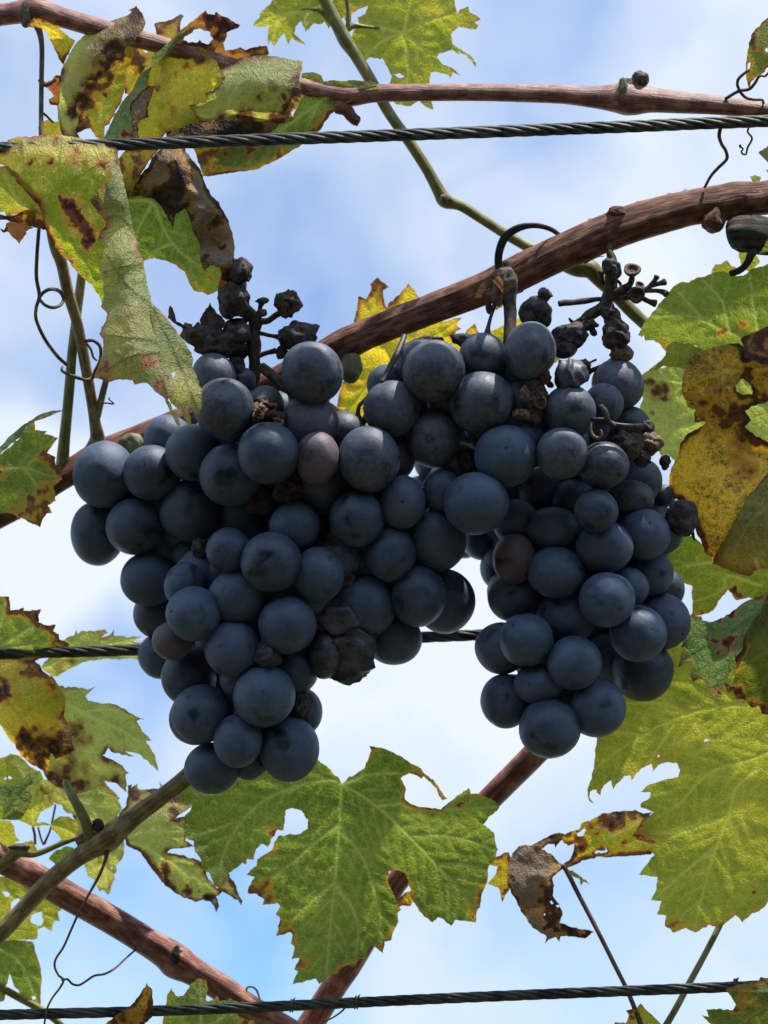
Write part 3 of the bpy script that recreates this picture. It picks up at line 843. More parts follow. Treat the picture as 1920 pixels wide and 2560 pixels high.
# green leaf at the left edge
le_ = Z('T5', [(-60, 840), (0, 810), (200, 650), (290, 530), (320, 470), (400, 420), (400, 530), (540, 540), (510, 575), (600, 590), (670, 620), (620, 690), (545, 790), (640, 840), (640, 920), (700, 950), (715, 1090), (610, 1180), (640, 1250), (640, 1330), (655, 1338), (555, 1390), (600, 1490), (540, 1490), (455, 1645), (350, 1600), (245, 1540), (230, 1565), (140, 1490), (20, 1490), (-60, 1400)])
L = blade('leaf', C1_, le_, [(0, 1130, 100), (60, 1100, 115), (140, 1180, 120), (100, 1310, 105), (0, 1280, 90)], 'green', edge=.45, edgew=14, ybase=.25, yel=[(60, 1260, 60, .5), (120, 1110, 30, .7)],
          veins=[Z('T5', [(-20, 1010), (280, 965), (560, 1060), (700, 1060)]), Z('T5', [(280, 965), (450, 1250), (455, 1620)]), Z('T5', [(280, 965), (420, 840), (640, 620)])],
          spots=[(80, 1258, 22, .75), (110, 1220, 20, .6), (60, 1290, 26, .55), (100, 1300, 22, .55), (0, 1180, 16, .9)], label='green leaf with brown lower edge at the left border')
blade('rolled_edge', L, Z('T5', [(-60, 780), (100, 620), (200, 520), (360, 410), (450, 350), (600, 305), (735, 292), (650, 340), (500, 400), (400, 432), (320, 470), (240, 610), (100, 720), (-60, 850)]),
      [(0, 1130, 80), (60, 1070, 78), (150, 1026, 100), (40, 1080, 90)], 'grey', edge=.25, ybase=.1, rum=3, sp=6)

# -- red cane along the top
C2_ = thing('vine_cane', 'reddish cane running along the top above the upper wire', 'vine cane', (-40, 40, 110), CG)
tube('stem', [(-800, -40, 130, 30), (-400, 30, 118, 28), (-60, 42, 112, 28), (0, 37, 112, 28), (45, 31, 110, 29), (72, 26, 108, 34), (100, 27, 106, 31), (150, 42, 104, 26), (215, 61, 104, 25), (280, 79, 106, 24), (400, 112, 120, 23), (600, 172, 140, 23), (740, 212, 140, 23), (815, 230, 130, 24), (870, 240, 120, 27), (947, 233, 116, 23), (1100, 231, 112, 22),
              (1240, 232, 108, 22), (1400, 236, 104, 24), (1480, 243, 100, 27), (1535, 245, 98, 36), (1562, 246, 96, 42), (1590, 248, 95, 40), (1630, 250, 94, 32), (1700, 256, 92, 28), (1800, 264, 90, 24), (1920, 277, 88, 21), (1990, 284, 88, 21), (2350, 320, 85, 20), (2800, 350, 85, 18)],
     M['bark_red'], C2_, n=36, step=8, ridge=.03, lump=.02, seed=7)
crumple('node', (64, 34, 86), 15, 34, plain_mat('node_ring', (.06, .05, .035), (.18, .15, .10), 400, .8, .6), C2_, seed=14, amp=.35)
crumple('node', (1558, 232, 68), 14, 34, plain_mat('node_lichen', (.11, .085, .045), (.26, .20, .12), 400, .8, .6), C2_, seed=15, amp=.35)
crumple('bud', (1602, 196, 92), 21, 19, M['node'], C2_, seed=21, amp=.45)
crumple('bud', (1580, 212, 94), 26, 18, M['node'], C2_, seed=22, amp=.4)
tube('spur', Z('T3', [(640, 690, 112, 20), (690, 715, 105, 17), (720, 755, 100, 14), (745, 790, 98, 9), (762, 812, 98, 3)]), M['bark'], C2_, n=14, lump=.15, seed=3)
crumple('spur', Z('T3', [(745, 775)])[0] + [100], 14, 14, M['bark'], C2_, seed=5, amp=.3)
# hanging stalk and the little pieces beside it
tube('petiole', Z('T1', [(320, 225, 88, 9), (345, 290, 82, 8), (362, 420, 76, 6.5), (358, 700, 60, 6.2), (355, 1000, 40, 6), (352, 1180, 20, 5.5), (340, 1400, 15, 5)]), M['tendril'], C2_, n=12)
tube('petiole', Z('T1', [(338, 690, 60, 3.5), (370, 735, 64, 5), (420, 730, 74, 4.5), (480, 690, 84, 4)]), M['tendril'], C2_, n=8, step=6)
tube('petiole', Z('T1', [(352, 965, 44, 3.5), (400, 1000, 56, 3), (460, 1060, 70, 2.5)]), M['tendril'], C2_, n=8, step=6)
blade('leaf', C2_, Z('T1', [(230, 222), (290, 160), (350, 163), (430, 190), (510, 232), (545, 272), (600, 320), (658, 352), (620, 410), (580, 480), (550, 562), (510, 512), (470, 420), (440, 340), (400, 270), (350, 240), (270, 235)]),
      [(66, 64, 70), (130, 60, 50), (160, 150, 85), (185, 105, 80)], 'yellow', edge=.5, edgew=7, ybase=.95, rum=5, sp=6, veins=[Z('T1', [(250, 200), (430, 240), (540, 330), (560, 520)])], vr=2.2, label='small narrow yellow leaf hanging under the top left cane')
blade('leaf', C2_, Z('T1', [(340, 680), (400, 712), (440, 690), (480, 650), (520, 655), (540, 760), (530, 830), (520, 912), (430, 905), (423, 860), (465, 830), (420, 770), (370, 745)]), [(110, 200, 95), (140, 260, 110)], 'russet', edge=.9, edgew=10, ybase=.9, sp=6, rum=6, label='small withered reddish leaf scrap at the left of the rolled leaf')
blade('leaf', C2_, Z('T1', [(325, 1105), (350, 1065), (385, 1040), (430, 1020), (480, 1050), (520, 1030), (560, 1120), (540, 1200), (340, 1190)]), [(110, 320, 60), (150, 310, 80)], 'yellow', edge=.4, ybase=.85, sp=6, rum=6, spots=[(100, 318, 10, .6)], label='small pink-edged yellow leaf scrap above the folded leaf')

# rolled pale leaf at top left
la_ = Z('T1', [(545, 1200), (520, 1120), (505, 1030), (497, 900), (510, 760), (535, 600), (580, 500), (640, 400), (740, 290), (870, 210), (1000, 165), (1110, 128), (1142, 100), (1112, 82), (1160, 70), (1175, 45), (1200, 78), (1240, 130), (1258, 200), (1240, 260), (1200, 300), (1170, 340), (1182, 385), (1120, 395), (1085, 412), (1060, 515), (1000, 520), (955, 560), (950, 600), (895, 620), (890, 645), (840, 660), (830, 690), (760, 690), (725, 715), (720, 780), (750, 820), (740, 880), (700, 880), (660, 890), (655, 960), (675, 1020), (680, 1060), (655, 1120), (690, 1200)])
L = blade('leaf', C2_, la_, [(145, 260, 118), (160, 170, 116), (215, 85, 116), (300, 44, 112), (345, 20, 108), (165, 300, 70), (190, 220, 45), (230, 150, 40), (300, 90, 45), (200, 260, 70), (215, 200, 68), (270, 170, 64), (310, 130, 70), (350, 80, 80), (160, 340, 66), (195, 330, 60)],
          'pale', edge=.35, edgew=9, ybase=.75, yel=[(215, 180, 45, .8), (180, 280, 30, .5)], sp=6, rum=5,
          spots=[(345, 40, 36, .85), (330, 78, 34, .62), (295, 122, 34, .95), (310, 140, 22, 1.), (262, 165, 26, .95), (240, 190, 20, .95), (222, 218, 18, .95), (198, 270, 22, .95), (205, 250, 14, .9), (270, 100, 40, .5)],
          veins=[Z('T1', [(600, 480), (760, 520), (900, 430)]), Z('T1', [(545, 1160), (530, 900), (560, 650), (640, 480), (900, 250)]), Z('T1', [(600, 1160), (540, 1030), (505, 1000)]), Z('T1', [(610, 880), (560, 640)])], vmat='vein_pale', vr=2.6, label='rolled pale leaf with scorched brown tip at top left')
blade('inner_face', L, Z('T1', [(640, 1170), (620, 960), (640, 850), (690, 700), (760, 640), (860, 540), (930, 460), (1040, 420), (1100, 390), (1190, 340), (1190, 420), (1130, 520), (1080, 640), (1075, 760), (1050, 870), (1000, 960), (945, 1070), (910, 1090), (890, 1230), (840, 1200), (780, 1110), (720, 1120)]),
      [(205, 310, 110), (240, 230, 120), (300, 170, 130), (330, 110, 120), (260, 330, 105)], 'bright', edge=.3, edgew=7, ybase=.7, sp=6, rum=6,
      spots=[(200, 260, 34, 1.3), (215, 215, 30, 1.3), (195, 310, 22, 1.2), (245, 180, 24, 1.2), (290, 150, 20, 1.1), (272, 185, 18, 1.3), (265, 215, 10, 1.1), (262, 235, 7, 1.0), (208, 318, 16, .9), (232, 335, 14, .95)], veins=[Z('T1', [(900, 1200), (880, 950), (960, 700), (1080, 480)])], vr=2.4)  # shadow inside the roll painted as dark spots, among real withered patches
blade('back_lobe', L, Z('T1', [(1075, 800), (1060, 640), (1100, 420), (1180, 310), (1240, 280), (1290, 420), (1350, 330), (1340, 200), (1400, 190), (1500, 160), (1560, 125), (1592, 142), (1567, 172), (1560, 240), (1560, 320), (1450, 400), (1350, 500), (1290, 590), (1240, 680), (1190, 760), (1130, 830)]),
      [(320, 200, 150), (345, 130, 165), (430, 60, 165), (400, 120, 150)], 'yellow', edge=.5, edgew=8, ybase=1.0, sp=6, rum=7, holes=[Z('T1', [(1238, 435), (1255, 418), (1275, 430), (1272, 455), (1250, 460)])],
      spots=[(345, 145, 22, .85), (352, 160, 18, .95), (405, 66, 28, .62), (432, 50, 26, .6), (315, 232, 12, .9)], veins=[Z('T1', [(1100, 760), (1240, 560), (1400, 380), (1540, 180)])], vr=2.2)

# folded yellow leaf with a black tip
strip = Z('T1', [(880, 1230), (960, 1060), (1000, 970), (1060, 870), (1130, 790), (1190, 680), (1260, 580), (1330, 480), (1430, 390), (1530, 300), (1640, 225), (1680, 215), (1670, 270), (1560, 340), (1500, 430), (1400, 500), (1315, 570), (1290, 640), (1280, 740), (1240, 830), (1190, 880), (1160, 960), (1180, 1060), (1210, 1220)])
pan_ = [(335, 345), (342, 303), (352, 275), (360, 249), (365, 214), (366, 190), (374, 162), (400, 140), (430, 126), (464, 124), (495, 115), (515, 125), (535, 148), (545, 158), (552, 172), (565, 192), (559, 209), (545, 223), (533, 226), (518, 233), (523, 260), (503, 258), (481, 267), (491, 287), (501, 311), (478, 309), (461, 316), (420, 330), (400, 350)]
L = blade('leaf', C2_, pan_, [(340, 330, 95), (370, 200, 92), (460, 140, 108), (540, 190, 84), (500, 290, 88), (430, 230, 100)], 'yellow', edge=.3, edgew=7, ybase=.42, sp=6, rum=9, serr=None,
          spots=[(495, 153, 14, .75), (470, 170, 12, .6), (440, 190, 10, .55), (395, 225, 14, .6), (430, 275, 12, .55), (420, 340, 26, .7)], yel=[(500, 150, 60, .5), (420, 260, 50, .3)],
          veins=[[(350, 330), (430, 250), (500, 190), (560, 195)], [(350, 330), (450, 290), (500, 305)], [(372, 300), (400, 220), (460, 140)]], vr=2.4, label='crinkled yellow-green leaf with a black hooked tip at top left')
blade('folded_edge', L, strip, [(270, 330, 60), (300, 260, 62), (370, 160, 66), (480, 66, 80), (345, 330, 92), (372, 180, 92), (440, 110, 98), (330, 260, 70)], 'grey', edge=.2, edgew=6, ybase=.12, sp=6, rum=3, spots=[(330, 335, 22, .7), (475, 70, 22, .5)])
blade('dry_flap', L, Z('T1', [(1220, 785), (1270, 745), (1362, 733), (1330, 765), (1300, 860), (1270, 940), (1288, 1020), (1220, 1030), (1185, 1060), (1195, 1130), (1200, 1200), (1140, 1180), (1150, 1050), (1120, 960), (1130, 900)]),
      [(350, 230, 70), (340, 290, 55), (385, 215, 78)], 'dry', edge=.5, edgew=7, sp=5, rum=8, ybase=.3)
tip_ = Z('T2', [(-30, 420), (60, 320), (140, 240), (200, 185), (280, 128), (340, 78), (347, 105), (405, 110), (415, 88), (450, 115), (510, 140), (560, 172), (604, 184), (572, 207), (540, 217), (492, 240), (497, 270), (470, 320), (482, 370), (540, 370), (600, 350), (640, 370), (700, 345), (790, 338), (806, 405), (740, 420), (650, 440), (560, 460), (450, 530), (400, 450), (340, 385), (290, 365), (150, 390), (100, 420), (60, 430), (0, 470)])
blade('scorched_tip', L, tip_, [(400, 140, 112), (480, 70, 92), (560, 50, 110), (560, 110, 130), (650, 130, 150)], 'russet', edge=.45, edgew=9, ybase=.1, sp=6, rum=7,
      holes=[Z('T2', [(190, 272), (240, 222), (290, 215), (370, 240), (395, 290), (360, 325), (332, 326), (312, 312), (292, 290), (280, 312), (205, 310), (172, 292)])],
      spots=[(580, 55, 26, 1.15), (520, 42, 24, 1.1), (545, 74, 16, 1.1), (548, 95, 18, .8), (490, 112, 30, 1.), (460, 118, 18, .9), (530, 130, 20, .75), (420, 110, 14, .5), (590, 128, 16, .55)], yel=[(540, 62, 18, -.4)])
# pale rolled leaf beside it
lc_ = Z('T2', [(440, 520), (520, 470), (600, 430), (700, 412), (800, 410), (930, 430), (1057, 455), (1047, 530), (1030, 600), (1050, 660), (1107, 682), (1080, 702), (1030, 742), (1022, 792), (965, 832), (987, 870), (985, 893), (880, 917), (800, 892), (740, 902), (620, 900), (540, 902), (460, 882), (400, 892), (310, 912), (250, 850), (220, 780), (345, 760), (340, 690), (420, 650), (465, 600)])
L = blade('leaf', C2_, lc_, [(560, 150, 120), (650, 142, 112), (755, 155, 112), (520, 220, 62), (640, 200, 48), (740, 215, 64), (510, 300, 112), (620, 303, 110), (730, 300, 106), (500, 260, 62), (640, 250, 52)],
          'pale', edge=.5, edgew=8, ybase=.5, sp=6, rum=4, spots=[(740, 195, 16, .8), (735, 235, 20, .95), (745, 228, 18, 1.), (725, 270, 18, .9), (700, 300, 26, .9), (620, 304, 30, .8), (560, 306, 24, .7), (650, 242, 12, .6), (705, 242, 10, .75), (690, 210, 16, .5), (760, 230, 14, 1.)],
          veins=[Z('T2', [(460, 545), (620, 530), (800, 515), (930, 500)]), Z('T2', [(300, 860), (480, 850), (620, 820), (860, 750)]), Z('T2', [(500, 800), (530, 700), (620, 600), (760, 520)]), Z('T2', [(400, 830), (440, 680), (520, 560)])], vmat='vein_pale', vr=2.8, label='pale grey-green leaf rolled into a tube above the upper wire')
blade('inner_face', L, Z('T2', [(180, 880), (260, 780), (400, 820), (540, 850), (740, 850), (940, 860), (850, 960), (750, 1050), (500, 1060), (180, 1060), (120, 960)]), [(500, 305, 135), (650, 305, 135), (580, 345, 120)], 'dry', edge=.6, ybase=.0, sp=6, rum=5, spots=[(550, 325, 80, 1.2), (640, 320, 60, 1.1), (470, 330, 50, 1.)])  # shade of the hollow tube put into the brown spots, beside real withering
# mottled green leaf wrapping the cane
ld_ = Z('T2', [(1020, 742), (1050, 690), (1040, 600), (1055, 545), (1130, 535), (1190, 555), (1217, 600), (1280, 596), (1400, 595), (1500, 595), (1600, 608), (1630, 690), (1560, 668), (1480, 710), (1390, 760), (1340, 800), (1240, 822), (1220, 870), (1170, 935), (1080, 985), (1000, 1100), (880, 1095), (870, 1132), (830, 1190), (778, 1162), (760, 1192), (690, 1247), (600, 1262), (430, 1275), (393, 1200), (410, 1140), (450, 1108), (540, 1080), (650, 1040), (740, 990), (740, 900), (800, 880), (985, 870)])
L = blade('leaf', C2_, ld_, [(760, 200, 130), (930, 215, 96), (860, 270, 90), (800, 330, 112), (720, 370, 112), (560, 410, 120), (680, 320, 130)], 'green', edge=.25, edgew=8, ybase=.45, sp=6, rum=7, spots=[(566, 386, 16, .62), (622, 380, 14, .9), (628, 372, 10, .9)], yel=[(780, 205, 34, .9), (560, 390, 30, .5), (800, 260, 40, .3)],
          veins=[Z('T2', [(1600, 640), (1300, 700), (1050, 850), (780, 1050), (500, 1200)]), Z('T2', [(1300, 700), (1180, 760), (1100, 920)])], vmat='vein', vr=2.4, label='mottled green leaf wrapped round the red cane above the wire')
blade('shaded_underside', L, Z('T2', [(230, 1060), (420, 1040), (700, 1060), (930, 1060), (1080, 960), (1140, 940), (1200, 870), (1240, 815), (1400, 735), (1310, 812), (1262, 842), (1182, 965), (1040, 1078), (940, 1140), (830, 1202), (720, 1252), (560, 1277), (400, 1302), (325, 1302), (300, 1240)]),
      [(500, 370, 150), (530, 435, 140), (720, 400, 150), (830, 300, 125)], 'olive', edge=.5, ybase=.0, sp=7, rum=5, spots=[(800, 330, 40, .8), (520, 390, 40, .7), (700, 390, 40, .7), (520, 430, 30, .5)])

# dried brown leaf with its green half
dg_ = [(300, 450), (340, 440), (420, 430), (490, 460), (530, 520), (560, 600), (570, 660), (566, 700), (577, 716), (560, 722), (545, 728), (520, 736), (510, 733), (485, 727), (470, 700), (460, 680), (440, 662), (410, 650), (375, 645), (352, 655), (345, 640), (325, 590), (310, 540)]
L = blade('leaf', C2_, dg_, [(320, 490, 62), (420, 560, 72), (520, 710, 62), (400, 640, 85), (480, 540, 66), (555, 620, 62), (420, 440, 66)], 'green', edge=.2, edgew=6, ybase=.22, sp=6, rum=8, yel=[(540, 705, 34, 1.2)], spots=[(565, 705, 20, .75), (530, 690, 14, .5)],
          veins=[Z('A3', [(830, 5), (990, 22), (1060, 190), (1160, 330), (1300, 430)]), Z('A3', [(990, 22), (930, 120), (880, 230)]), Z('A3', [(1120, 280), (1000, 330)])], vr=3.0, label='deep green leaf half hidden by a crumpled brown lobe')
db_ = [(318, 500), (335, 468), (350, 440), (370, 418), (382, 394), (400, 376), (417, 341), (440, 319), (454, 341), (463, 376), (480, 399), (503, 428), (509, 451), (527, 486), (547, 506), (570, 550), (582, 585), (586, 625), (580, 660), (582, 690), (575, 712), (556, 700), (548, 668), (525, 664), (509, 676), (500, 650), (500, 620), (498, 608), (482, 575), (475, 542), (463, 523), (440, 535), (433, 567), (420, 545), (405, 515), (380, 498), (350, 490)]
blade('crumpled_lobe', L, db_, [(330, 480, 40), (380, 440, 20), (430, 340, 10), (440, 420, -20), (400, 500, 25), (470, 480, -18), (500, 440, 30), (530, 540, -25), (575, 590, 12), (545, 640, -18), (500, 600, 8), (570, 700, 25), (440, 540, 15)],
      'dry', edge=.5, edgew=9, ybase=.45, sp=5, rum=34, spots=[(420, 470, 52, .85), (395, 500, 30, 1.), (440, 520, 24, 1.), (545, 560, 24, .8), (560, 620, 16, .7), (515, 640, 20, .9), (570, 690, 22, .9), (340, 480, 20, .7)], vmat='vein_dark')
blade('curled_base', L, [(296, 396), (318, 372), (372, 366), (400, 372), (380, 394), (360, 425), (335, 462), (320, 500), (306, 470)], [(300, 400, 50), (390, 370, 30), (320, 490, 45), (345, 420, 25)], 'yellow', edge=.45, edgew=8, ybase=.4, sp=6, rum=9, spots=[(305, 410, 14, .8), (330, 430, 16, .8), (340, 400, 20, .8)])

# big leaf folded over the upper wire
E = blade('leaf', C2_, [(6, 380), (15, 361), (22, 348), (43, 341), (82, 343), (113, 336), (152, 337), (178, 341), (204, 346), (224, 353), (239, 361), (265, 359), (282, 356), (293, 363), (297, 376), (296, 400), (300, 440), (300, 480), (280, 500), (270, 530), (275, 560), (268, 600), (272, 640), (262, 690), (268, 735), (258, 765), (245, 735), (230, 715), (195, 681), (178, 661), (158, 641), (139, 619), (130, 593), (117, 574), (108, 554), (104, 528), (93, 509), (65, 480), (43, 455), (22, 428), (9, 413), (-20, 405), (-20, 385)],
          [(20, 380, -48), (20, 345, -30), (100, 335, -20), (200, 342, -20), (285, 358, -30), (150, 420, -75), (60, 450, -55), (270, 430, -70), (200, 560, -80), (130, 590, -50), (250, 720, -70), (110, 370, -62), (240, 385, -66)],
          'lime', edge=.4, edgew=8, ybase=.10, sp=6, rum=8, yel=[(40, 375, 55, .75), (150, 345, 60, .6), (275, 375, 50, .95), (205, 370, 45, .55), (100, 360, 45, .35), (205, 560, 30, .4), (265, 425, 25, .4)],
          spots=[(74, 404, 9, .8), (128, 404, 9, .85), (195, 380, 9, .65), (190, 405, 8, .55), (92, 452, 5, .8), (140, 348, 14, .7), (212, 405, 6, .5), (162, 508, 14, 1.2), (178, 525, 18, 1.3), (194, 538, 20, 1.4), (186, 556, 18, .9), (215, 577, 16, 1.2), (228, 596, 16, 1.2), (150, 492, 9, 1.), (212, 620, 8, 1.), (262, 420, 14, .7), (205, 565, 22, .7), (48, 385, 20, .25), (190, 392, 26, .28), (250, 398, 22, .3)],
          veins=[[(72, 500), (140, 470), (156, 350)], [(72, 500), (60, 420), (55, 350)], [(72, 500), (120, 510), (180, 600), (240, 700)], [(140, 470), (230, 420), (285, 370)]], vmat='vein_dark', vr=2.6, label='large yellow-green leaf folded over the upper wire at the left')
blade('side_lobe', E, [(-30, 412), (20, 416), (44, 434), (70, 462), (88, 480), (112, 500), (120, 528), (114, 556), (85, 540), (45, 534), (20, 542), (12, 530), (-30, 530)], [(-10, 450, -30), (90, 520, -48), (20, 530, -25)], 'bright', edge=.3, ybase=.55, sp=6, rum=6, spots=[(42, 470, 6, .5)], veins=[[(104, 520), (50, 510), (10, 440)]], vr=2.2)
blade('withered_edge', E, [(-30, 530), (17, 539), (43, 537), (65, 520), (87, 512), (105, 532), (120, 566), (128, 580), (91, 568), (65, 563), (39, 557), (13, 550), (-30, 546)], [(0, 540, -30), (90, 530, -40), (110, 570, -30)], 'amber', edge=.6, edgew=7, ybase=.6, sp=5, rum=6, spots=[(30, 545, 22, 1.), (80, 548, 22, .9), (100, 560, 18, .9)])
blade('red_tip', E, Z('T4', [(50, 1175), (70, 1110), (110, 1080), (200, 1075), (330, 1120), (395, 1150), (330, 1170), (300, 1190), (312, 1222), (260, 1275), (226, 1332), (140, 1240), (90, 1190), (40, 1220), (0, 1160)]), [(20, 560, -20), (50, 600, -30), (80, 565, -25)], 'russet', edge=.3, edgew=6, ybase=.35, sp=5, rum=5, yel=[(48, 598, 18, .9)], spots=[(12, 576, 10, .9)])
blade('turned_underside', E, [(262, 412), (295, 396), (302, 422), (310, 461), (323, 515), (334, 576), (347, 624), (359, 654), (364, 690), (378, 748), (386, 801), (393, 847), (401, 886), (413, 920), (428, 957), (425, 985), (421, 1000), (432, 1025), (447, 1050), (450, 1068), (440, 1062), (430, 1040), (412, 1000), (390, 980), (370, 957), (336, 961), (332, 950), (305, 948), (278, 955), (235, 945), (247, 910), (257, 886), (258, 848), (247, 836), (266, 800), (268, 786), (252, 766), (262, 745), (255, 690), (245, 667), (256, 641), (262, 613), (245, 600), (252, 578), (267, 559), (252, 541), (239, 522), (222, 502), (234, 489), (247, 472), (269, 459), (282, 442), (276, 424)],
      [(265, 410, -76), (300, 410, -45), (240, 500, -92), (290, 500, -120), (330, 560, -82), (260, 620, -125), (305, 640, -165), (355, 660, -118), (270, 760, -170), (330, 780, -215), (384, 790, -165), (250, 940, -225), (320, 900, -262), (400, 900, -215), (420, 985, -232), (446, 1055, -240)],
      'turned', edge=.32, edgew=8, ybase=.36, sp=5.5, rum=7, spots=[(232, 505, 12, .8), (250, 520, 14, .72), (258, 470, 8, .5), (248, 598, 8, .8), (240, 680, 9, .8), (258, 915, 20, .55), (262, 940, 22, .62), (400, 955, 18, .62), (372, 905, 24, .5), (420, 985, 12, .5), (318, 790, 10, .45), (330, 830, 9, .4)],
      yel=[(262, 590, 20, .9), (262, 650, 28, 1.3), (280, 700, 30, .4), (290, 850, 42, .6), (300, 800, 40, .3), (300, 560, 24, .4), (280, 930, 40, .45), (300, 440, 22, .2)],
      veins=[[(350, 660), (300, 668), (255, 682)], [(380, 760), (340, 730), (300, 690), (270, 640)], [(340, 580), (300, 540), (262, 545)], [(392, 850), (340, 845), (275, 838)], [(400, 880), (330, 890), (265, 925)]], vmat='vein_dark', vr=2.4)
blade('hanging_lobe', E, Z('A3', [(985, 670), (1060, 740), (1110, 800), (1170, 890), (1230, 970), (1255, 1030), (1243, 1080), (1280, 1150), (1302, 1230), (1307, 1330), (1290, 1392), (1262, 1372), (1232, 1330), (1200, 1338), (1232, 1400), (1237, 1450), (1217, 1472), (1190, 1400), (1165, 1360), (1105, 1310), (1080, 1230), (1050, 1110), (1020, 1000), (995, 880)]),
      [(382, 760, -160), (400, 860, -195), (430, 960, -220), (480, 890, -150), (500, 990, -170), (470, 1060, -185), (450, 930, -180)], 'turned', edge=.2, edgew=6, ybase=.35, sp=5.5, rum=4, yel=[(470, 980, 40, .7), (420, 820, 30, -.2)],
      holes=[Z('A3', [(1115, 1125), (1132, 1110), (1140, 1128), (1125, 1150)])], veins=[Z('A3', [(1000, 700), (1100, 900), (1200, 1150), (1290, 1370)])], vmat='vein_pale', vr=2.0)

# -- light green shoot from the top centre
C3_ = thing('vine_shoot', 'slender light green shoot slanting down from the top centre', 'vine shoot', (800, -40, 200), CG)
tube('stem', [(640, -420, 205, 15), (740, -180, 205, 15), (792, -50, 205, 15), (812, 0, 205, 15), (851, 77, 205, 17), (866, 105, 205, 18), (890, 140, 205, 15), (920, 189, 205, 15), (970, 278, 206, 14), (1018, 347, 208, 14), (1064, 417, 212, 14), (1096, 475, 216, 16), (1112, 500, 218, 20), (1135, 508, 220, 16), (1157, 517, 222, 13.5), (1209, 550, 228, 13), (1272, 590, 235, 13), (1330, 622, 240, 14), (1400, 655, 240, 18), (1440, 668, 236, 24), (1475, 672, 232, 25), (1500, 700, 230, 19), (1540, 738, 230, 17), (1580, 779, 232, 17), (1630, 825, 236, 16), (1700, 880, 255, 15), (1850, 1010, 310, 14), (2050, 1120, 330, 13)],
     M['shoot_green'], C3_, n=22, step=7, ridge=.02, lump=.03, seed=17)
crumple('node', (1116, 500, 196), 16, 13, M['node'], C3_, seed=31, amp=.4)
crumple('bud', (1107, 494, 190), 8, 8, M['husk'], C3_, seed=32, amp=.3)
tl_ = Z('T3', [(240, -40), (190, 30), (125, 90), (128, 100), (80, 168), (155, 175), (185, 160), (180, 250), (186, 290), (200, 255), (218, 300), (250, 255), (283, 215), (314, 290), (337, 240), (370, 270), (435, 298), (400, 265), (355, 215), (360, 170), (395, 135), (425, 205), (455, 175), (480, 155), (520, 160), (545, 140), (578, 185), (600, 150), (580, 90), (560, 40), (560, -40)])
blade('leaf', C3_, tl_, [(640, 60, 230), (700, 20, 215), (690, 105, 220), (810, 30, 215), (760, 80, 205)], 'bright', edge=.15, edgew=5, ybase=.45, sp=6, rum=8,
      veins=[Z('T3', [(600, 0), (480, 60), (360, 80), (240, 95), (90, 165)]), Z('T3', [(360, 80), (250, 130), (215, 280)]), Z('T3', [(480, 60), (420, 120), (425, 195)]), Z('T3', [(500, 60), (560, 110), (578, 180)])], vr=2.4, label='yellow-green toothed leaf at the top left of the green shoot')
tr_ = Z('T3', [(900, -40), (600, -40), (600, 70), (650, 125), (680, 110), (690, 170), (722, 140), (722, 90), (790, 50), (828, 35), (812, 90), (760, 118), (770, 150), (740, 190), (720, 240), (750, 300), (800, 385), (815, 395), (840, 370), (900, 375), (918, 410), (935, 395), (960, 450), (985, 490), (975, 540), (960, 600), (1010, 680), (1110, 690), (1160, 650), (1200, 690), (1258, 712), (1225, 600), (1225, 540), (1232, 472), (1270, 465), (1350, 485), (1362, 507), (1380, 470), (1432, 490), (1385, 450), (1320, 420), (1275, 375), (1290, 345), (1335, 335), (1370, 322), (1420, 355), (1415, 335), (1470, 358), (1500, 398), (1532, 437), (1532, 410), (1490, 358), (1420, 315), (1375, 285), (1365, 220), (1420, 170), (1450, 185), (1530, 187), (1550, 160), (1520, 145), (1557, 128), (1530, 100), (1485, 75), (1480, 38), (1440, 60), (1405, 85), (1390, 30), (1380, -40)])
blade('leaf', C3_, tr_, [(860, 30, 225), (900, 140, 220), (1010, 80, 245), (1050, 190, 235), (1120, 20, 235), (1190, 60, 215), (1180, 160, 215)], 'bright', edge=.22, edgew=6, ybase=.38, sp=6.5, rum=9, holes=[Z('T3', [(1000, 485), (1040, 475), (1068, 492), (1040, 505)]), Z('T3', [(900, 392), (918, 380), (932, 396), (915, 412)])],
      spots=[(1140, 180, 12, .5), (1090, 30, 10, .45)], yel=[(1085, 25, 30, .5), (1020, 190, 50, .3), (1185, 50, 25, .5)],
      veins=[Z('T3', [(1060, 215), (900, 180), (760, 175)]), Z('T3', [(1060, 215), (920, 270), (800, 380)]), Z('T3', [(1060, 215), (1180, 310), (1280, 370), (1400, 480)]), Z('T3', [(1060, 215), (1240, 130), (1420, 80)]), Z('T3', [(1060, 215), (1090, 80), (1120, -40)]), Z('T3', [(1060, 215), (1090, 400), (1100, 640)])], vr=2.8, label='bright yellow-green leaf with ragged edge at the top centre')
tube('petiole', Z('T3', [(660, 230, 208, 7), (690, 190, 212, 10), (735, 165, 218, 9), (800, 172, 222, 5), (900, 182, 226, 4)]), M['petiole'], C3_, n=10, step=6)
tube('petiole', Z('T3', [(700, 170, 210, 6), (702, 90, 214, 6), (695, 20, 218, 6), (690, -40, 222, 6)]), M['petiole'], C3_, n=10, step=6)
tube('petiole', Z('T3', [(590, 150, 206, 6), (545, 95, 212, 5.5), (490, 62, 216, 5), (400, 70, 220, 3)]), M['petiole'], C3_, n=10, step=6)

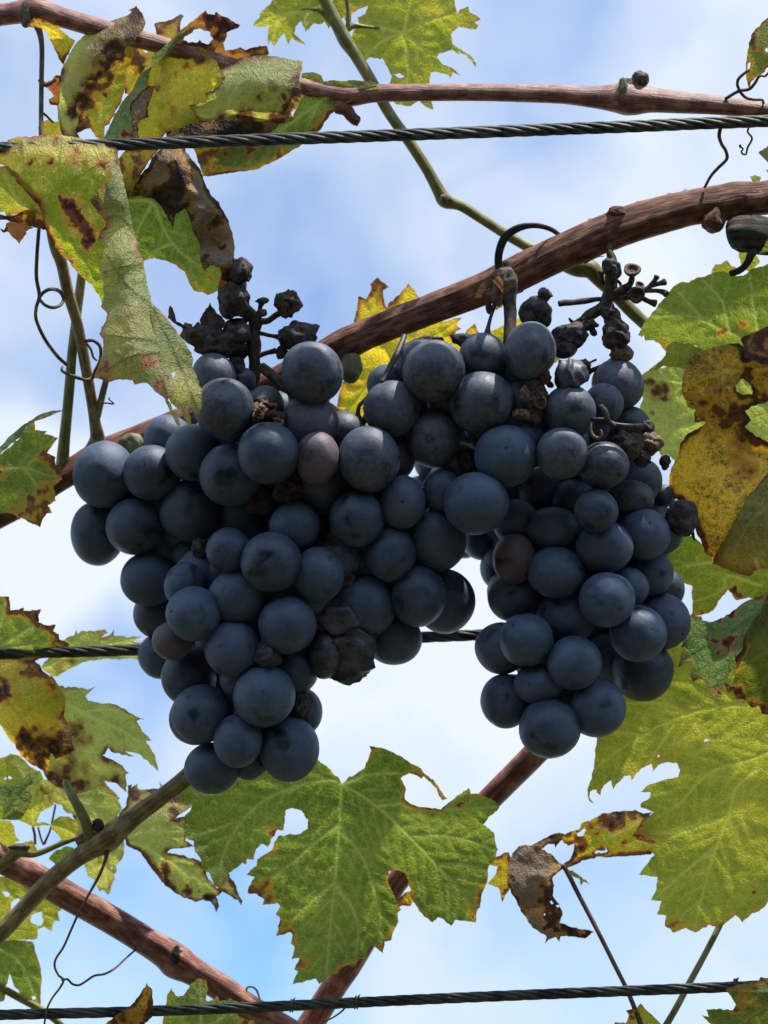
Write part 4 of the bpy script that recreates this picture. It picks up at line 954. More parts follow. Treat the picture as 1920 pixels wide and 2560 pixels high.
# -- cane behind the big lower leaf
C4_ = thing('vine_cane', 'red-brown cane slanting behind the large hanging green leaf', 'vine cane', (1400, 1830, 330), CG)
tube('stem', [(1500, 1720, 335, 32), (1440, 1790, 332, 32), (1360, 1862, 330, 32), (1300, 1922, 330, 31), (1200, 2022, 328, 30), (1110, 2110, 326, 29), (1000, 2195, 324, 29), (940, 2300, 320, 30), (880, 2400, 316, 32), (840, 2460, 314, 32), (790, 2540, 312, 33), (740, 2620, 310, 34), (520, 2980, 305, 34)], M['bark_red'], C4_, n=28, ridge=.03, lump=.02, seed=23)
big_ = Z('B8', [(820, 315), (800, 285), (760, 245), (700, 195), (600, 140), (400, 120), (250, 170), (100, 240), (55, 285), (20, 370), (8, 410), (45, 420), (80, 425), (60, 460), (35, 480), (45, 520), (45, 580), (85, 595), (95, 650), (120, 680), (130, 740), (160, 755), (190, 810), (218, 836), (240, 790), (270, 770), (262, 755), (300, 730), (325, 708), (345, 715), (352, 688), (385, 690), (392, 640), (425, 612), (455, 622), (470, 590), (490, 560), (500, 540), (532, 545), (538, 500), (540, 445), (575, 435), (620, 450), (650, 490), (648, 535), (615, 562), (560, 565), (500, 574), (488, 600), (478, 640), (440, 662), (400, 690), (398, 722), (365, 740), (348, 765), (385, 775), (352, 852), (400, 860), (435, 885), (428, 910), (500, 905), (515, 915), (493, 962), (515, 975), (493, 1070), (560, 1050), (575, 1060), (568, 1105), (585, 1125), (567, 1182), (605, 1175), (605, 1195), (583, 1230), (605, 1240), (573, 1302), (640, 1290), (690, 1280), (712, 1302), (760, 1260), (800, 1250), (845, 1210), (872, 1224), (910, 1175), (932, 1182), (945, 1140), (965, 1110), (1022, 1152), (1032, 1095), (1067, 1085), (1070, 1050), (1098, 1000), (1095, 950), (1110, 935), (1090, 900), (1070, 850), (1045, 790), (1050, 750), (1090, 738), (1130, 755), (1145, 790), (1160, 850), (1170, 900), (1210, 950), (1230, 975), (1267, 1000), (1290, 975), (1320, 985), (1357, 1020), (1375, 985), (1482, 1002), (1490, 930), (1500, 925), (1515, 850), (1540, 790), (1545, 720), (1580, 690), (1590, 640), (1575, 590), (1572, 555), (1518, 515), (1540, 490), (1597, 430), (1575, 400), (1522, 375), (1490, 362), (1457, 362), (1450, 336), (1400, 365), (1340, 410), (1310, 440), (1260, 435), (1190, 428), (1150, 410), (1130, 385), (1137, 340), (1108, 288), (1150, 265), (1190, 272), (1210, 290), (1225, 275), (1250, 300), (1285, 340), (1312, 395), (1345, 388), (1322, 372), (1290, 320), (1250, 280), (1210, 243), (1150, 203), (1080, 163), (1020, 138), (953, 130), (965, 155), (945, 200), (930, 240), (880, 270), (840, 292)])
blade('leaf', C4_, big_, [(855, 1960, 218), (620, 1920, 240), (500, 2000, 212), (545, 2210, 178), (850, 2200, 205), (745, 2440, 165), (900, 2400, 196), (1000, 2280, 212), (1150, 2130, 198), (1230, 2020, 176), (1180, 2290, 180), (990, 1900, 205), (1100, 1980, 165), (640, 2230, 190), (700, 2060, 215)],
      'green', edge=.34, edgew=9, ybase=.30, sp=5.5, rum=8, curl=-7,
      spots=[(640, 2225, 30, .75), (665, 2240, 22, .6), (700, 2310, 24, .7), (740, 2420, 22, .55), (690, 2080, 16, .6), (1150, 2010, 8, 1.1), (955, 2370, 14, .6), (1185, 2280, 14, .5), (660, 2120, 16, .55)],
      yel=[(855, 1990, 90, -.25), (560, 2050, 80, .25), (1180, 2040, 60, .35), (850, 2280, 80, .3), (750, 2400, 60, .35), (1000, 2120, 80, .25), (700, 2050, 40, .4), (560, 2190, 40, .3)],
      veins=[Z('B8', [(820, 315), (812, 480), (800, 640), (785, 800), (765, 980), (740, 1270)]), Z('B8', [(820, 315), (990, 425), (1150, 570), (1290, 715), (1420, 860), (1478, 960)]), Z('B8', [(820, 315), (950, 270), (1100, 262)]),
             Z('B8', [(820, 315), (760, 292), (600, 325), (430, 400), (310, 520), (230, 680), (215, 810)]), Z('B8', [(810, 510), (690, 600), (560, 715), (440, 800), (370, 850)]), Z('B8', [(990, 425), (1150, 415), (1350, 440), (1580, 430)]),
             Z('B8', [(830, 560), (920, 680), (970, 810), (1010, 940), (1020, 1130)]), Z('B8', [(1150, 570), (1330, 570), (1470, 600), (1570, 640)]), Z('B8', [(785, 800), (700, 870), (580, 980)]), Z('B8', [(790, 830), (870, 930), (900, 1040), (890, 1150)]), Z('B8', [(1290, 715), (1400, 712), (1530, 740)])],
      vr=3.4, label='large hanging green leaf with a heart-shaped hole below the left bunch')
blade('leaf', C4_, Z('B8', [(1090, 900), (1130, 850), (1165, 840), (1170, 900), (1160, 920), (1120, 915), (1100, 925)]), [(1010, 2250, 270)], 'yellow', ybase=.7, sp=5, rum=4, label='scrap of yellow leaf seen in the gap of the large green leaf')

# -- lower left shoot with the forked node
C5_ = thing('vine_shoot', 'tan shoot with a forked knotty node at the lower left', 'vine shoot', (-40, 2370, 150), CG)
tube('stem', Z('B7', [(-900, 1900, 180, 20), (-500, 1540, 175, 20), (-120, 1150, 170, 20), (0, 1030, 165, 21), (130, 890, 160, 21), (280, 730, 155, 22), (400, 625, 150, 22), (500, 550, 148, 25), (580, 500, 145, 31), (640, 465, 145, 34), (690, 420, 146, 30), (760, 365, 150, 25), (850, 295, 156, 22), (960, 215, 164, 21), (1060, 140, 175, 21), (1180, 40, 190, 24)]), M['shoot'], C5_, n=28, ridge=.05, lump=.05, seed=29)
tube('side_shoot', Z('T6', [(1030, 1080, 140, 15), (1010, 1000, 132, 15), (985, 900, 125, 14), (930, 780, 120, 13.5), (860, 650, 122, 12), (800, 540, 135, 11), (760, 440, 150, 10)]), M['shoot_green'], C5_, n=18, ridge=.02, seed=30)
crumple('bud', Z('T6', [(1125, 930)])[0] + [128], 14, 17, M['raisin'], C5_, seed=41, amp=.35)
tube('side_shoot', Z('T6', [(-120, 1490, 165, 13), (0, 1400, 160, 14), (100, 1330, 155, 15), (170, 1260, 152, 17), (260, 1250, 150, 12), (380, 1270, 148, 9), (520, 1230, 146, 7.5), (700, 1150, 146, 7), (900, 1080, 148, 5.5), (980, 1060, 150, 5)]), M['petiole'], C5_, n=14, ridge=.02, seed=33)
crumple('cut_end', Z('T6', [(220, 1190)])[0] + [146], 28, 10, M['node'], C5_, seed=43, amp=.3)
crumple('cut_end', Z('T6', [(950, 1100)])[0] + [150], 18, 18, M['husk'], C5_, seed=44, amp=.4)
tube('tendril', Z('B7', [(632, 540, 130, 8), (625, 590, 118, 4.6), (590, 680, 100, 4), (530, 790, 80, 3.4), (465, 910, 60, 3.2), (420, 1010, 48, 3), (375, 1110, 40, 3), (330, 1180, 34, 3), (325, 1230, 30, 3), (350, 1280, 26, 3), (378, 1302, 24, 3), (355, 1350, 18, 2.8), (310, 1410, 8, 2.6), (280, 1470, -14, 2.6), (272, 1510, -24, 2.6), (260, 1580, -26, 2.6)]), M['tendril'], C5_, n=8, step=6)
tube('tendril', Z('B7', [(365, 1305, 24, 2.6), (400, 1298, 24, 3), (425, 1325, 26, 3), (465, 1335, 30, 3), (510, 1310, 40, 3), (560, 1278, 60, 3), (620, 1268, 90, 3), (680, 1235, 130, 3), (740, 1180, 180, 2.8), (805, 1122, 230, 2.6)]), M['tendril'], C5_, n=8, step=6)
# leaves of the left side
blade('leaf', C5_, Z('B6', [(-60, 130), (0, 140), (80, 145), (88, 260), (140, 252), (205, 238), (205, 268), (280, 265), (352, 253), (335, 320), (340, 362), (375, 385), (420, 386), (482, 388), (460, 440), (510, 470), (515, 510), (605, 550), (560, 610), (420, 650), (300, 700), (230, 760), (100, 800), (-60, 830)]),
      [(0, 1500, 255), (150, 1600, 250), (0, 1660, 245)], 'green', edge=.75, edgew=13, ybase=.6, sp=6.5, rum=8, veins=[Z('B6', [(-40, 600), (150, 480), (300, 370), (350, 270)]), Z('B6', [(-40, 600), (250, 560), (500, 520)]), Z('B6', [(-40, 560), (20, 350), (60, 160)])], vr=2.6, spots=[(95, 1540, 16, .8), (145, 1605, 18, .8), (0, 1490, 10, .8)], label='green leaf with brown saw-toothed edge behind the middle wire')
blade('leaf', C5_, Z('B6', [(480, 600), (560, 510), (640, 470), (665, 425), (668, 462), (700, 440), (800, 440), (905, 430), (930, 455), (870, 500), (940, 480), (988, 432), (978, 480), (1100, 490), (1228, 485), (1150, 525), (1330, 560), (1330, 740), (1150, 682), (900, 682), (750, 700), (600, 770), (490, 842), (400, 800), (360, 750), (400, 690)]),
      [(130, 1660, 300), (260, 1590, 310), (380, 1640, 330), (200, 1650, 300)], 'pale', edge=.3, edgew=8, ybase=.6, sp=7, rum=6, veins=[Z('B6', [(380, 760), (700, 600), (1220, 490)])], vmat='vein_pale', vr=2.2, spots=[(180, 1650, 24, .42), (150, 1665, 20, .4)], label='pale blurred leaf strip behind the middle wire at the left')
L = blade('leaf', C5_, Z('B6', [(-60, 700), (60, 690), (200, 690), (290, 690), (340, 740), (400, 810), (470, 870), (540, 960), (568, 1050), (552, 1180), (602, 1290), (610, 1370), (642, 1472), (560, 1522), (490, 1562), (440, 1500), (425, 1590), (440, 1642), (380, 1652), (250, 1582), (180, 1520), (120, 1420), (60, 1350), (20, 1280), (-60, 1180)]),
          [(0, 1650, 205), (80, 1650, 190), (150, 1720, 160), (165, 1780, 175), (60, 1760, 120), (100, 1850, 130), (180, 1870, 150), (20, 1820, 150), (60, 1890, 165), (0, 1720, 150), (120, 1920, 160)],
          'yellow', edge=.75, edgew=10, ybase=.45, sp=6, rum=9, spots=[(10, 1710, 24, 1.15), (5, 1735, 16, 1.1), (75, 1860, 26, 1.15), (55, 1845, 20, 1.15), (95, 1885, 24, 1.15), (140, 1865, 24, 1.1), (165, 1872, 20, 1.1), (150, 1840, 18, .9), (155, 1800, 14, .7), (110, 1910, 18, 1.1), (75, 1670, 22, .8), (125, 1720, 18, .55)],
          yel=[(110, 1830, 40, .6), (20, 1780, 40, .5), (60, 1830, 30, .5), (20, 1665, 30, .5)], veins=[Z('B6', [(0, 950), (200, 1200), (340, 1420), (440, 1560)]), Z('B6', [(0, 950), (300, 1050), (540, 1100)])], vmat='vein_dark', vr=2.2, label='rolled yellow-olive leaf with blackened patches at the left border')
blade('leaf', C5_, Z('B6', [(440, 820), (480, 870), (510, 915), (540, 912), (560, 932), (640, 925), (760, 945), (835, 912), (775, 962), (742, 1000), (760, 1040), (830, 1060), (950, 1065), (1080, 1110), (1170, 1180), (1252, 1200), (1180, 1215), (1230, 1310), (1318, 1382), (1260, 1387), (1330, 1500), (1372, 1655), (1350, 1640), (1270, 1560), (1190, 1500), (1080, 1475), (1157, 1528), (1060, 1512), (960, 1480), (930, 1452), (910, 1500), (880, 1512), (960, 1545), (1040, 1590), (1030, 1575), (1112, 1668), (1082, 1680), (1092, 1838), (1000, 1750), (912, 1738), (900, 1770), (820, 1800), (720, 1837), (600, 1837), (500, 1790), (400, 1720), (360, 1640), (300, 1500), (350, 1200), (400, 950)]),
      [(140, 1700, 230), (220, 1740, 225), (350, 1800, 215), (390, 1920, 205), (310, 1970, 190), (170, 1975, 185), (130, 1920, 195), (230, 1880, 215)], 'pale', edge=.35, edgew=8, ybase=.6, sp=6, rum=7,
      spots=[(190, 1830, 26, .52), (210, 1850, 24, .5), (170, 1900, 24, .55), (165, 1930, 22, .6), (150, 1960, 20, .7), (290, 1955, 22, .7), (200, 1975, 26, .7), (130, 1940, 14, .9), (220, 1920, 22, .4)], yel=[(240, 1760, 60, -.35), (320, 1830, 50, -.2), (200, 1930, 60, .3)],
      veins=[Z('B6', [(500, 1000), (700, 1150), (920, 1240), (1160, 1370), (1350, 1620)]), Z('B6', [(600, 1080), (800, 1180), (930, 1340)]), Z('B6', [(560, 1500), (800, 1480), (1000, 1560), (1090, 1680)]), Z('B6', [(700, 1150), (950, 1120), (1220, 1205)])], vmat='vein_dark', vr=2.4, label='mottled pale leaf with pink-brown blotches and a hooked point')
blade('leaf', C5_, Z('T6', [(440, 440), (520, 400), (700, 500), (900, 520), (1050, 500), (1220, 450), (1280, 520), (1310, 532), (1385, 620), (1358, 660), (1412, 740), (1352, 820), (1400, 900), (1440, 1160), (1405, 1340), (1340, 1400), (1345, 1460), (1310, 1500), (1325, 1560), (1300, 1600), (1280, 1680), (1255, 1735), (1180, 1680), (1150, 1700), (1080, 1560), (1000, 1520), (970, 1400), (1000, 1300), (900, 1100), (900, 920), (860, 880), (820, 800), (760, 790), (700, 700), (520, 660)]),
      [(110, 1960, 280), (290, 2000, 280), (270, 2220, 285), (200, 2080, 275)], 'pale', edge=.25, edgew=8, ybase=.4, sp=6.5, rum=7, yel=[(260, 2200, 50, .5), (150, 2000, 40, .5)], spots=[(185, 2045, 10, .9), (120, 1980, 22, .45), (250, 2150, 22, .42)], holes=[Z('T6', [(1265, 1425), (1290, 1410), (1305, 1430), (1285, 1450)])],
      veins=[Z('T6', [(760, 620), (1000, 700), (1250, 900)]), Z('T6', [(1150, 1000), (1200, 1300), (1250, 1700)])], vmat='vein_pale', vr=2.4, label='pale green leaf spread behind the forked node')
blade('leaf', C5_, Z('T6', [(-60, 170), (60, 142), (120, 108), (200, 132), (290, 200), (400, 300), (470, 312), (500, 400), (470, 440), (540, 560), (500, 600), (520, 650), (650, 690), (560, 740), (470, 780), (420, 900), (540, 905), (582, 930), (480, 945), (380, 955), (280, 900), (180, 875), (20, 870), (-60, 860)]),
      [(0, 1900, 320), (100, 1950, 300), (0, 2040, 310), (120, 2060, 300), (70, 1990, 285)], 'bright', edge=.1, ybase=.45, sp=6.5, rum=8, holes=[Z('T6', [(30, 395), (50, 378), (70, 392), (52, 412)]), Z('T6', [(85, 395), (112, 375), (140, 398), (112, 420)])],
      veins=[Z('T6', [(390, 900), (350, 560), (200, 250)]), Z('T6', [(370, 700), (150, 560), (-40, 540)]), Z('T6', [(390, 900), (460, 600), (500, 420)])], vr=2.4, label='bright yellow-green leaf with pinholes at the lower left')
blade('leaf', C5_, Z('T6', [(-60, 470), (100, 470), (220, 420), (320, 350), (470, 315), (380, 420), (350, 520), (370, 600), (350, 700), (300, 780), (240, 860), (180, 880), (30, 870), (40, 720), (-60, 700)]), [(0, 1970, 270), (90, 1940, 255), (20, 2040, 275)], 'grey', edge=.1, ybase=.1, sp=6.5, rum=6, veins=[Z('T6', [(350, 450), (200, 600), (60, 800)])], vmat='vein_pale', vr=2.2, label='blue-green turned leaf lobe at the lower left border')
blade('leaf', C5_, Z('T6', [(-60, 880), (120, 880), (160, 940), (172, 1040), (212, 1110), (130, 1175), (80, 1230), (0, 1200), (-60, 1180)]), [(0, 2070, 330), (40, 2110, 330), (0, 2120, 340)], 'bright', ybase=.7, sp=6.5, rum=5, edge=.1, label='small yellow leaf lobe left of the cut green stub')
blade('leaf', C5_, Z('T6', [(190, 1170), (280, 1140), (362, 1108), (400, 1150), (430, 1230), (340, 1270), (210, 1230)]), [(60, 2120, 320)], 'bright', ybase=.6, sp=6, rum=4, edge=.1, label='tiny yellow-green leaf tip above the cut stub')
blade('leaf', C5_, Z('T6', [(582, 930), (640, 860), (700, 832), (800, 830), (880, 900), (945, 950), (962, 1040), (900, 1090), (820, 1130), (740, 1150), (640, 1180), (700, 1090), (640, 1020), (590, 990)]), [(140, 2060, 300), (200, 2090, 290)], 'bright', ybase=.6, sp=6, rum=6, edge=.12, veins=[Z('T6', [(900, 1060), (760, 980), (600, 930)])], vr=2.2, label='small yellow leaf between the node and its yellow side stalk')
blade('leaf', C5_, Z('T6', [(560, 1330), (600, 1270), (700, 1210), (850, 1190), (845, 1270), (780, 1340), (720, 1370), (660, 1395), (600, 1350)]), [(140, 2140, 320)], 'green', ybase=.05, sp=6, rum=5, edge=.1, serr=(18, 5), label='small dark green leaf tip under the yellow side stalk')
tube('tendril', Z('T6', [(380, 950, 310, 4), (400, 1050, 312, 4), (405, 1150, 314, 4)]), M['petiole'], C5_, n=6, step=8)
tube('tendril', Z('T6', [(440, 960, 312, 3), (470, 1080, 312, 3), (500, 1160, 314, 3)]), M['petiole'], C5_, n=6, step=8)
tube('tendril', Z('T6', [(640, 700, 316, 3), (610, 850, 316, 3), (575, 1000, 316, 3), (510, 1150, 316, 4)]), M['petiole'], C5_, n=6, step=8)
blade('leaf', C5_, Z('B7', [(-60, 690), (60, 690), (200, 760), (290, 820), (372, 880), (340, 900), (357, 950), (320, 960), (302, 1012), (262, 990), (222, 1010), (220, 1060), (100, 1070), (0, 1085), (-60, 1085)]), [(0, 2200, 330), (150, 2280, 330), (0, 2340, 335)], 'bright', edge=.12, ybase=.5, sp=6.5, rum=7,
      holes=[Z('B7', [(60, 880), (75, 830), (110, 820), (150, 850), (120, 900), (80, 915)]), Z('B7', [(175, 945), (200, 915), (245, 900), (258, 960), (240, 980), (195, 975)]), Z('B7', [(18, 785), (40, 778), (58, 795), (38, 810)])], veins=[Z('B7', [(-20, 720), (140, 860), (330, 940)])], vr=2.4, label='yellow-green leaf with insect holes below the forked shoot')
blade('leaf', C5_, Z('B7', [(-60, 1080), (100, 1068), (196, 1075), (212, 1140), (247, 1240), (242, 1465), (200, 1440), (120, 1380), (82, 1340), (55, 1265), (42, 1320), (22, 1430), (-60, 1445)]), [(0, 2360, 320), (100, 2420, 315), (0, 2500, 320), (95, 2510, 320)], 'green', edge=.15, ybase=.4, sp=6.5, rum=7, holes=[Z('B7', [(190, 1405), (205, 1398), (212, 1415), (198, 1425)])], veins=[Z('B7', [(-20, 1120), (120, 1200), (230, 1440)])], vr=2.4, label='green drooping leaf at the bottom left corner')
tube('petiole', Z('T7', [(-60, 640, 330, 9), (0, 690, 325, 10), (120, 760, 318, 10), (250, 830, 310, 10), (350, 900, 305, 9), (450, 990, 300, 8)]), M['petiole'], C5_, n=12)
lt_ = Z('B7', [(755, 150), (780, 140), (775, 165), (810, 140), (815, 172), (950, 170), (945, 130), (965, 150), (1010, 140), (1100, 170), (1060, 240), (1100, 270), (1142, 270), (1090, 310), (1040, 340), (1110, 340), (1100, 480), (1152, 512), (1090, 520), (1010, 530), (990, 545), (1100, 570), (1195, 600), (1205, 640), (1232, 700), (1292, 765), (1310, 690), (1350, 678), (1392, 730), (1432, 830), (1427, 862), (1410, 830), (1390, 830), (1375, 810), (1320, 780), (1282, 810), (1300, 870), (1285, 902), (1270, 870), (1250, 840), (1200, 830), (1160, 842), (1080, 812), (1000, 760), (940, 700), (880, 620), (830, 550), (745, 500), (735, 430), (690, 360), (720, 300), (750, 270), (760, 200)])
blade('leaf', C5_, lt_, [(330, 1990, 300), (440, 1960, 300), (450, 2130, 270), (320, 2080, 275), (400, 2200, 262), (500, 2250, 268), (590, 2240, 290), (420, 2060, 250)], 'pale', edge=.55, edgew=8, ybase=.35, sp=6, rum=8, yel=[(410, 2190, 40, .5), (360, 2000, 40, .7), (450, 2000, 30, .4)],
      spots=[(340, 1985, 20, .85), (390, 1975, 16, .9), (450, 1985, 22, .95), (440, 2042, 16, .95), (415, 2175, 16, .8), (430, 2225, 14, 1.1), (470, 2228, 12, 1.1), (520, 2245, 14, 1.2), (410, 2200, 14, .95)],
      veins=[Z('B7', [(740, 470), (900, 540), (1080, 640), (1300, 770)]), Z('B7', [(740, 470), (900, 420), (1080, 440)]), Z('B7', [(720, 380), (820, 250), (940, 170)])], vmat='vein', vr=2.6, label='pale green leaf with black scorched margin right of the forked node')

# -- thick red cane crossing the lower left
C6_ = thing('vine_cane', 'thick red-brown cane crossing the lower left corner', 'vine cane', (-40, 2110, 245), CG)
tube('stem', Z('B7', [(-1000, 0, 260, 34), (-500, 270, 255, 34), (-120, 500, 250, 34), (0, 585, 248, 35), (150, 660, 246, 35), (300, 745, 244, 36), (450, 830, 242, 36), (620, 925, 240, 36), (780, 1020, 238, 36), (900, 1095, 236, 37), (990, 1150, 236, 41), (1040, 1190, 236, 45), (1080, 1215, 236, 42), (1150, 1255, 236, 36), (1300, 1345, 236, 34), (1450, 1450, 238, 33), (1600, 1540, 240, 33), (1750, 1630, 240, 33), (2400, 2020, 240, 33)]), M['bark_red'], C6_, n=36, step=9, ridge=.05, lump=.03, seed=37)
crumple('node', Z('B7', [(1040, 1165)])[0] + [204], 16, 26, M['bark_old'], C6_, seed=51, amp=.5)
crumple('bud', Z('B7', [(1050, 1130)])[0] + [206], 15, 8, plain_mat('bud_scale_white', (.25, .23, .2), (.6, .58, .54), 900, .8, .3), C6_, seed=52, amp=.3)
blade('leaf', C6_, Z('T7', [(660, 960), (740, 880), (850, 810), (920, 720), (956, 668), (985, 710), (990, 780), (997, 830), (960, 870), (987, 890), (940, 930), (900, 990), (660, 990)]), [(280, 2560, -30), (330, 2520, -45), (370, 2465, -40), (380, 2530, -35)], 'amber', edge=.5, edgew=8, ybase=.5, sp=5, rum=7, spots=[(310, 2540, 30, .6), (290, 2560, 22, .7), (375, 2550, 16, .6), (355, 2555, 30, .55)], veins=[Z('T7', [(700, 950), (860, 840), (955, 690)])], vr=2.4, label='brown-yellow pointed leaf standing in front of the lowest wire')
blade('leaf', C6_, Z('T7', [(1040, 1000), (1060, 880), (1075, 800), (1080, 750), (1110, 700), (1140, 757), (1190, 750), (1240, 670), (1290, 638), (1332, 650), (1347, 700), (1332, 780), (1345, 790), (1412, 750), (1422, 790), (1490, 768), (1540, 790), (1540, 880), (1590, 900), (1650, 910), (1640, 1000)]), [(410, 2560, 60), (430, 2490, 55), (510, 2450, 75), (600, 2510, 60), (500, 2560, 50)], 'green', edge=.2, edgew=6, ybase=.5, sp=6, rum=7, spots=[(540, 2495, 10, .7), (615, 2555, 14, .8)], veins=[Z('T7', [(1300, 990), (1300, 860), (1290, 660)]), Z('T7', [(1300, 960), (1440, 900), (1530, 800)])], vr=2.4, label='green lobed leaf behind the lowest wire at the bottom')
tube('tendril', Z('T7', [(1600, 730, 60, 1.5), (1600, 700, 50, 3), (1630, 692, 44, 4), (1660, 710, 46, 4), (1680, 760, 50, 3), (1690, 800, 54, 2)]), M['vein_pale'], C6_, n=8, step=5, flat=.4)

# -- right-hand cane, mostly outside the picture, that carries the leaves on the right
C7_ = thing('vine_cane', 'dark old woody stub at the right border below the brown cane', 'vine cane', (2060, 640, 120), CG)
tube('stem', [(1834, 588, 120, 40), (1850, 586, 118, 44), (1900, 590, 118, 45), (1960, 605, 122, 44), (2030, 660, 130, 44), (2080, 800, 140, 44), (2110, 1100, 150, 42), (2120, 1500, 155, 40), (2110, 1900, 150, 38), (2080, 2300, 150, 36), (2060, 2700, 150, 36)], M['bark_old'], C7_, n=48, step=7, ridge=.13, lump=.12, seed=43)
tube('dark_strip', Z('T8', [(1290, 900, 78, 10), (1250, 940, 76, 11), (1235, 985, 76, 10), (1180, 1060, 78, 9), (1120, 1100, 80, 9), (1050, 1120, 82, 8)]), M['tie'], C7_, n=10, step=6, flat=.35)
blade('leaf', C7_, Z('T8', [(1330, 940), (1422, 780), (1500, 740), (1500, 900), (1400, 900)]), [(1900, 630, 60), (1940, 590, 50)], 'pale', ybase=.1, edge=.3, sp=5, rum=4, label='pale dry leaf scrap against the dark stub')
blade('leaf', C7_, Z('T8', [(850, 1120), (900, 1030), (960, 1032), (1012, 982), (1060, 1040), (1112, 1070), (1100, 1160), (900, 1160)]), [(1800, 680, 250)], 'bright', ybase=.6, edge=.1, sp=6, rum=5, label='small bright leaf tip behind the upper right leaf')
blade('leaf', C7_, Z('T8', [(1120, 870), (1200, 915), (1290, 920), (1345, 1000), (1300, 1050), (1260, 1100), (1170, 1080), (1140, 960)]), [(1860, 650, 250)], 'bright', ybase=.75, edge=.1, sp=6, rum=5, label='small bright yellow leaf under the dark stub')
blade('leaf', C7_, Z('T8', [(1245, 165), (1290, 148), (1352, 170), (1335, 225), (1270, 225)]), [(1890, 450, 240)], 'bright', ybase=.5, edge=.1, sp=5, rum=3, label='tiny bright leaf above the brown cane at the right')
blade('leaf', C7_, Z('T8', [(1395, 100), (1450, 85), (1500, 120), (1440, 140)]), [(1920, 428, 240)], 'bright', ybase=.5, edge=.1, sp=5, rum=3, label='tiny leaf tip at the right border above the cane')
L = blade('leaf', C7_, Z('T8', [(1700, 980), (1422, 1030), (1340, 1058), (1260, 1075), (1180, 1140), (1100, 1142), (1000, 1100), (900, 1110), (800, 1150), (700, 1170), (640, 1212), (560, 1203), (500, 1240), (450, 1290), (380, 1380), (270, 1520), (230, 1560), (190, 1620), (170, 1680), (132, 1735), (160, 1732), (172, 1760), (190, 1732), (205, 1785), (300, 1780), (360, 1830), (412, 1885), (430, 1830), (520, 1800), (640, 1815), (760, 1850), (780, 1950), (900, 2000), (1150, 1900), (1300, 1850), (1422, 1800), (1700, 1700)]),
          [(1610, 820, 170), (1700, 720, 150), (1800, 850, 165), (1900, 700, 165), (1950, 850, 180), (1740, 800, 150)], 'green', edge=.18, edgew=7, ybase=.55, sp=6, rum=8, yel=[(1680, 840, 50, .3)], spots=[(1805, 830, 12, .55), (1858, 810, 12, .5), (1655, 865, 14, .5)],
          veins=[Z('T8', [(1200, 1780), (1050, 1700), (860, 1620), (700, 1550), (480, 1530), (290, 1545)]), Z('T8', [(1060, 1720), (1030, 1640), (970, 1400), (860, 1270), (780, 1190)]), Z('T8', [(1330, 1720), (1270, 1350), (1240, 1130)]), Z('T8', [(780, 1580), (640, 1420), (540, 1310)])], vmat='vein', vr=2.8, label='broad light green leaf at the upper right beside the dry stalks')
blade('folded_edge', L, Z('T8', [(412, 1880), (430, 1830), (500, 1798), (640, 1812), (762, 1852), (790, 1900), (700, 1990), (640, 2060), (500, 2040), (380, 2042), (300, 2080), (210, 2125), (176, 2122), (260, 2060), (350, 1990), (410, 1930)]), [(1665, 870, 165), (1750, 870, 150), (1610, 930, 175), (1730, 910, 140)], 'bright', edge=.15, edgew=6, ybase=.25, sp=5.5, rum=4)
L = blade('leaf', C7_, Z('C2', [(126, 440), (180, 415), (200, 400), (330, 368), (500, 365), (620, 375), (1000, 350), (1400, 400), (1400, 1050), (1138, 1100), (800, 1250), (500, 1200), (430, 1080), (400, 1110), (340, 1060), (290, 1070), (240, 960), (180, 900), (130, 690), (150, 620), (140, 520)]),
          [(1610, 940, 215), (1700, 1100, 215), (1900, 950, 235), (1900, 1100, 235)], 'pale', edge=.12, edgew=7, ybase=.35, sp=6, rum=9, spots=[(1632, 972, 22, .8), (1655, 985, 16, .7), (1628, 958, 16, .6), (1668, 992, 10, .6), (1628, 1033, 6, .8)], yel=[(1700, 1080, 60, .2)],
          veins=[Z('C2', [(560, 820), (440, 850), (370, 930), (410, 1010)]), Z('C2', [(1138, 700), (800, 560), (400, 480), (170, 460)])], vmat='vein_pale', vr=2.4, label='pale green netted leaf behind the amber leaf on the right')
amb_ = Z('C2', [(500, 312), (560, 270), (700, 220), (800, 190), (900, 183), (947, 215), (960, 285), (1080, 305), (1138, 300), (1300, 320), (1300, 640), (1138, 645), (1060, 665), (1000, 690), (960, 722), (1000, 790), (960, 845), (1050, 920), (1138, 962), (1300, 1000), (1300, 1920), (1138, 1930), (1040, 1962), (980, 2022), (920, 2000), (800, 1952), (700, 1920), (690, 1880), (640, 1840), (615, 1760), (575, 1700), (560, 1600), (500, 1560), (450, 1500), (430, 1420), (368, 1392), (358, 1250), (370, 1180), (430, 1060), (450, 970), (500, 900), (580, 860), (625, 835), (645, 800), (600, 806), (556, 808), (560, 710), (498, 692), (490, 640), (456, 560), (463, 470), (490, 380)])
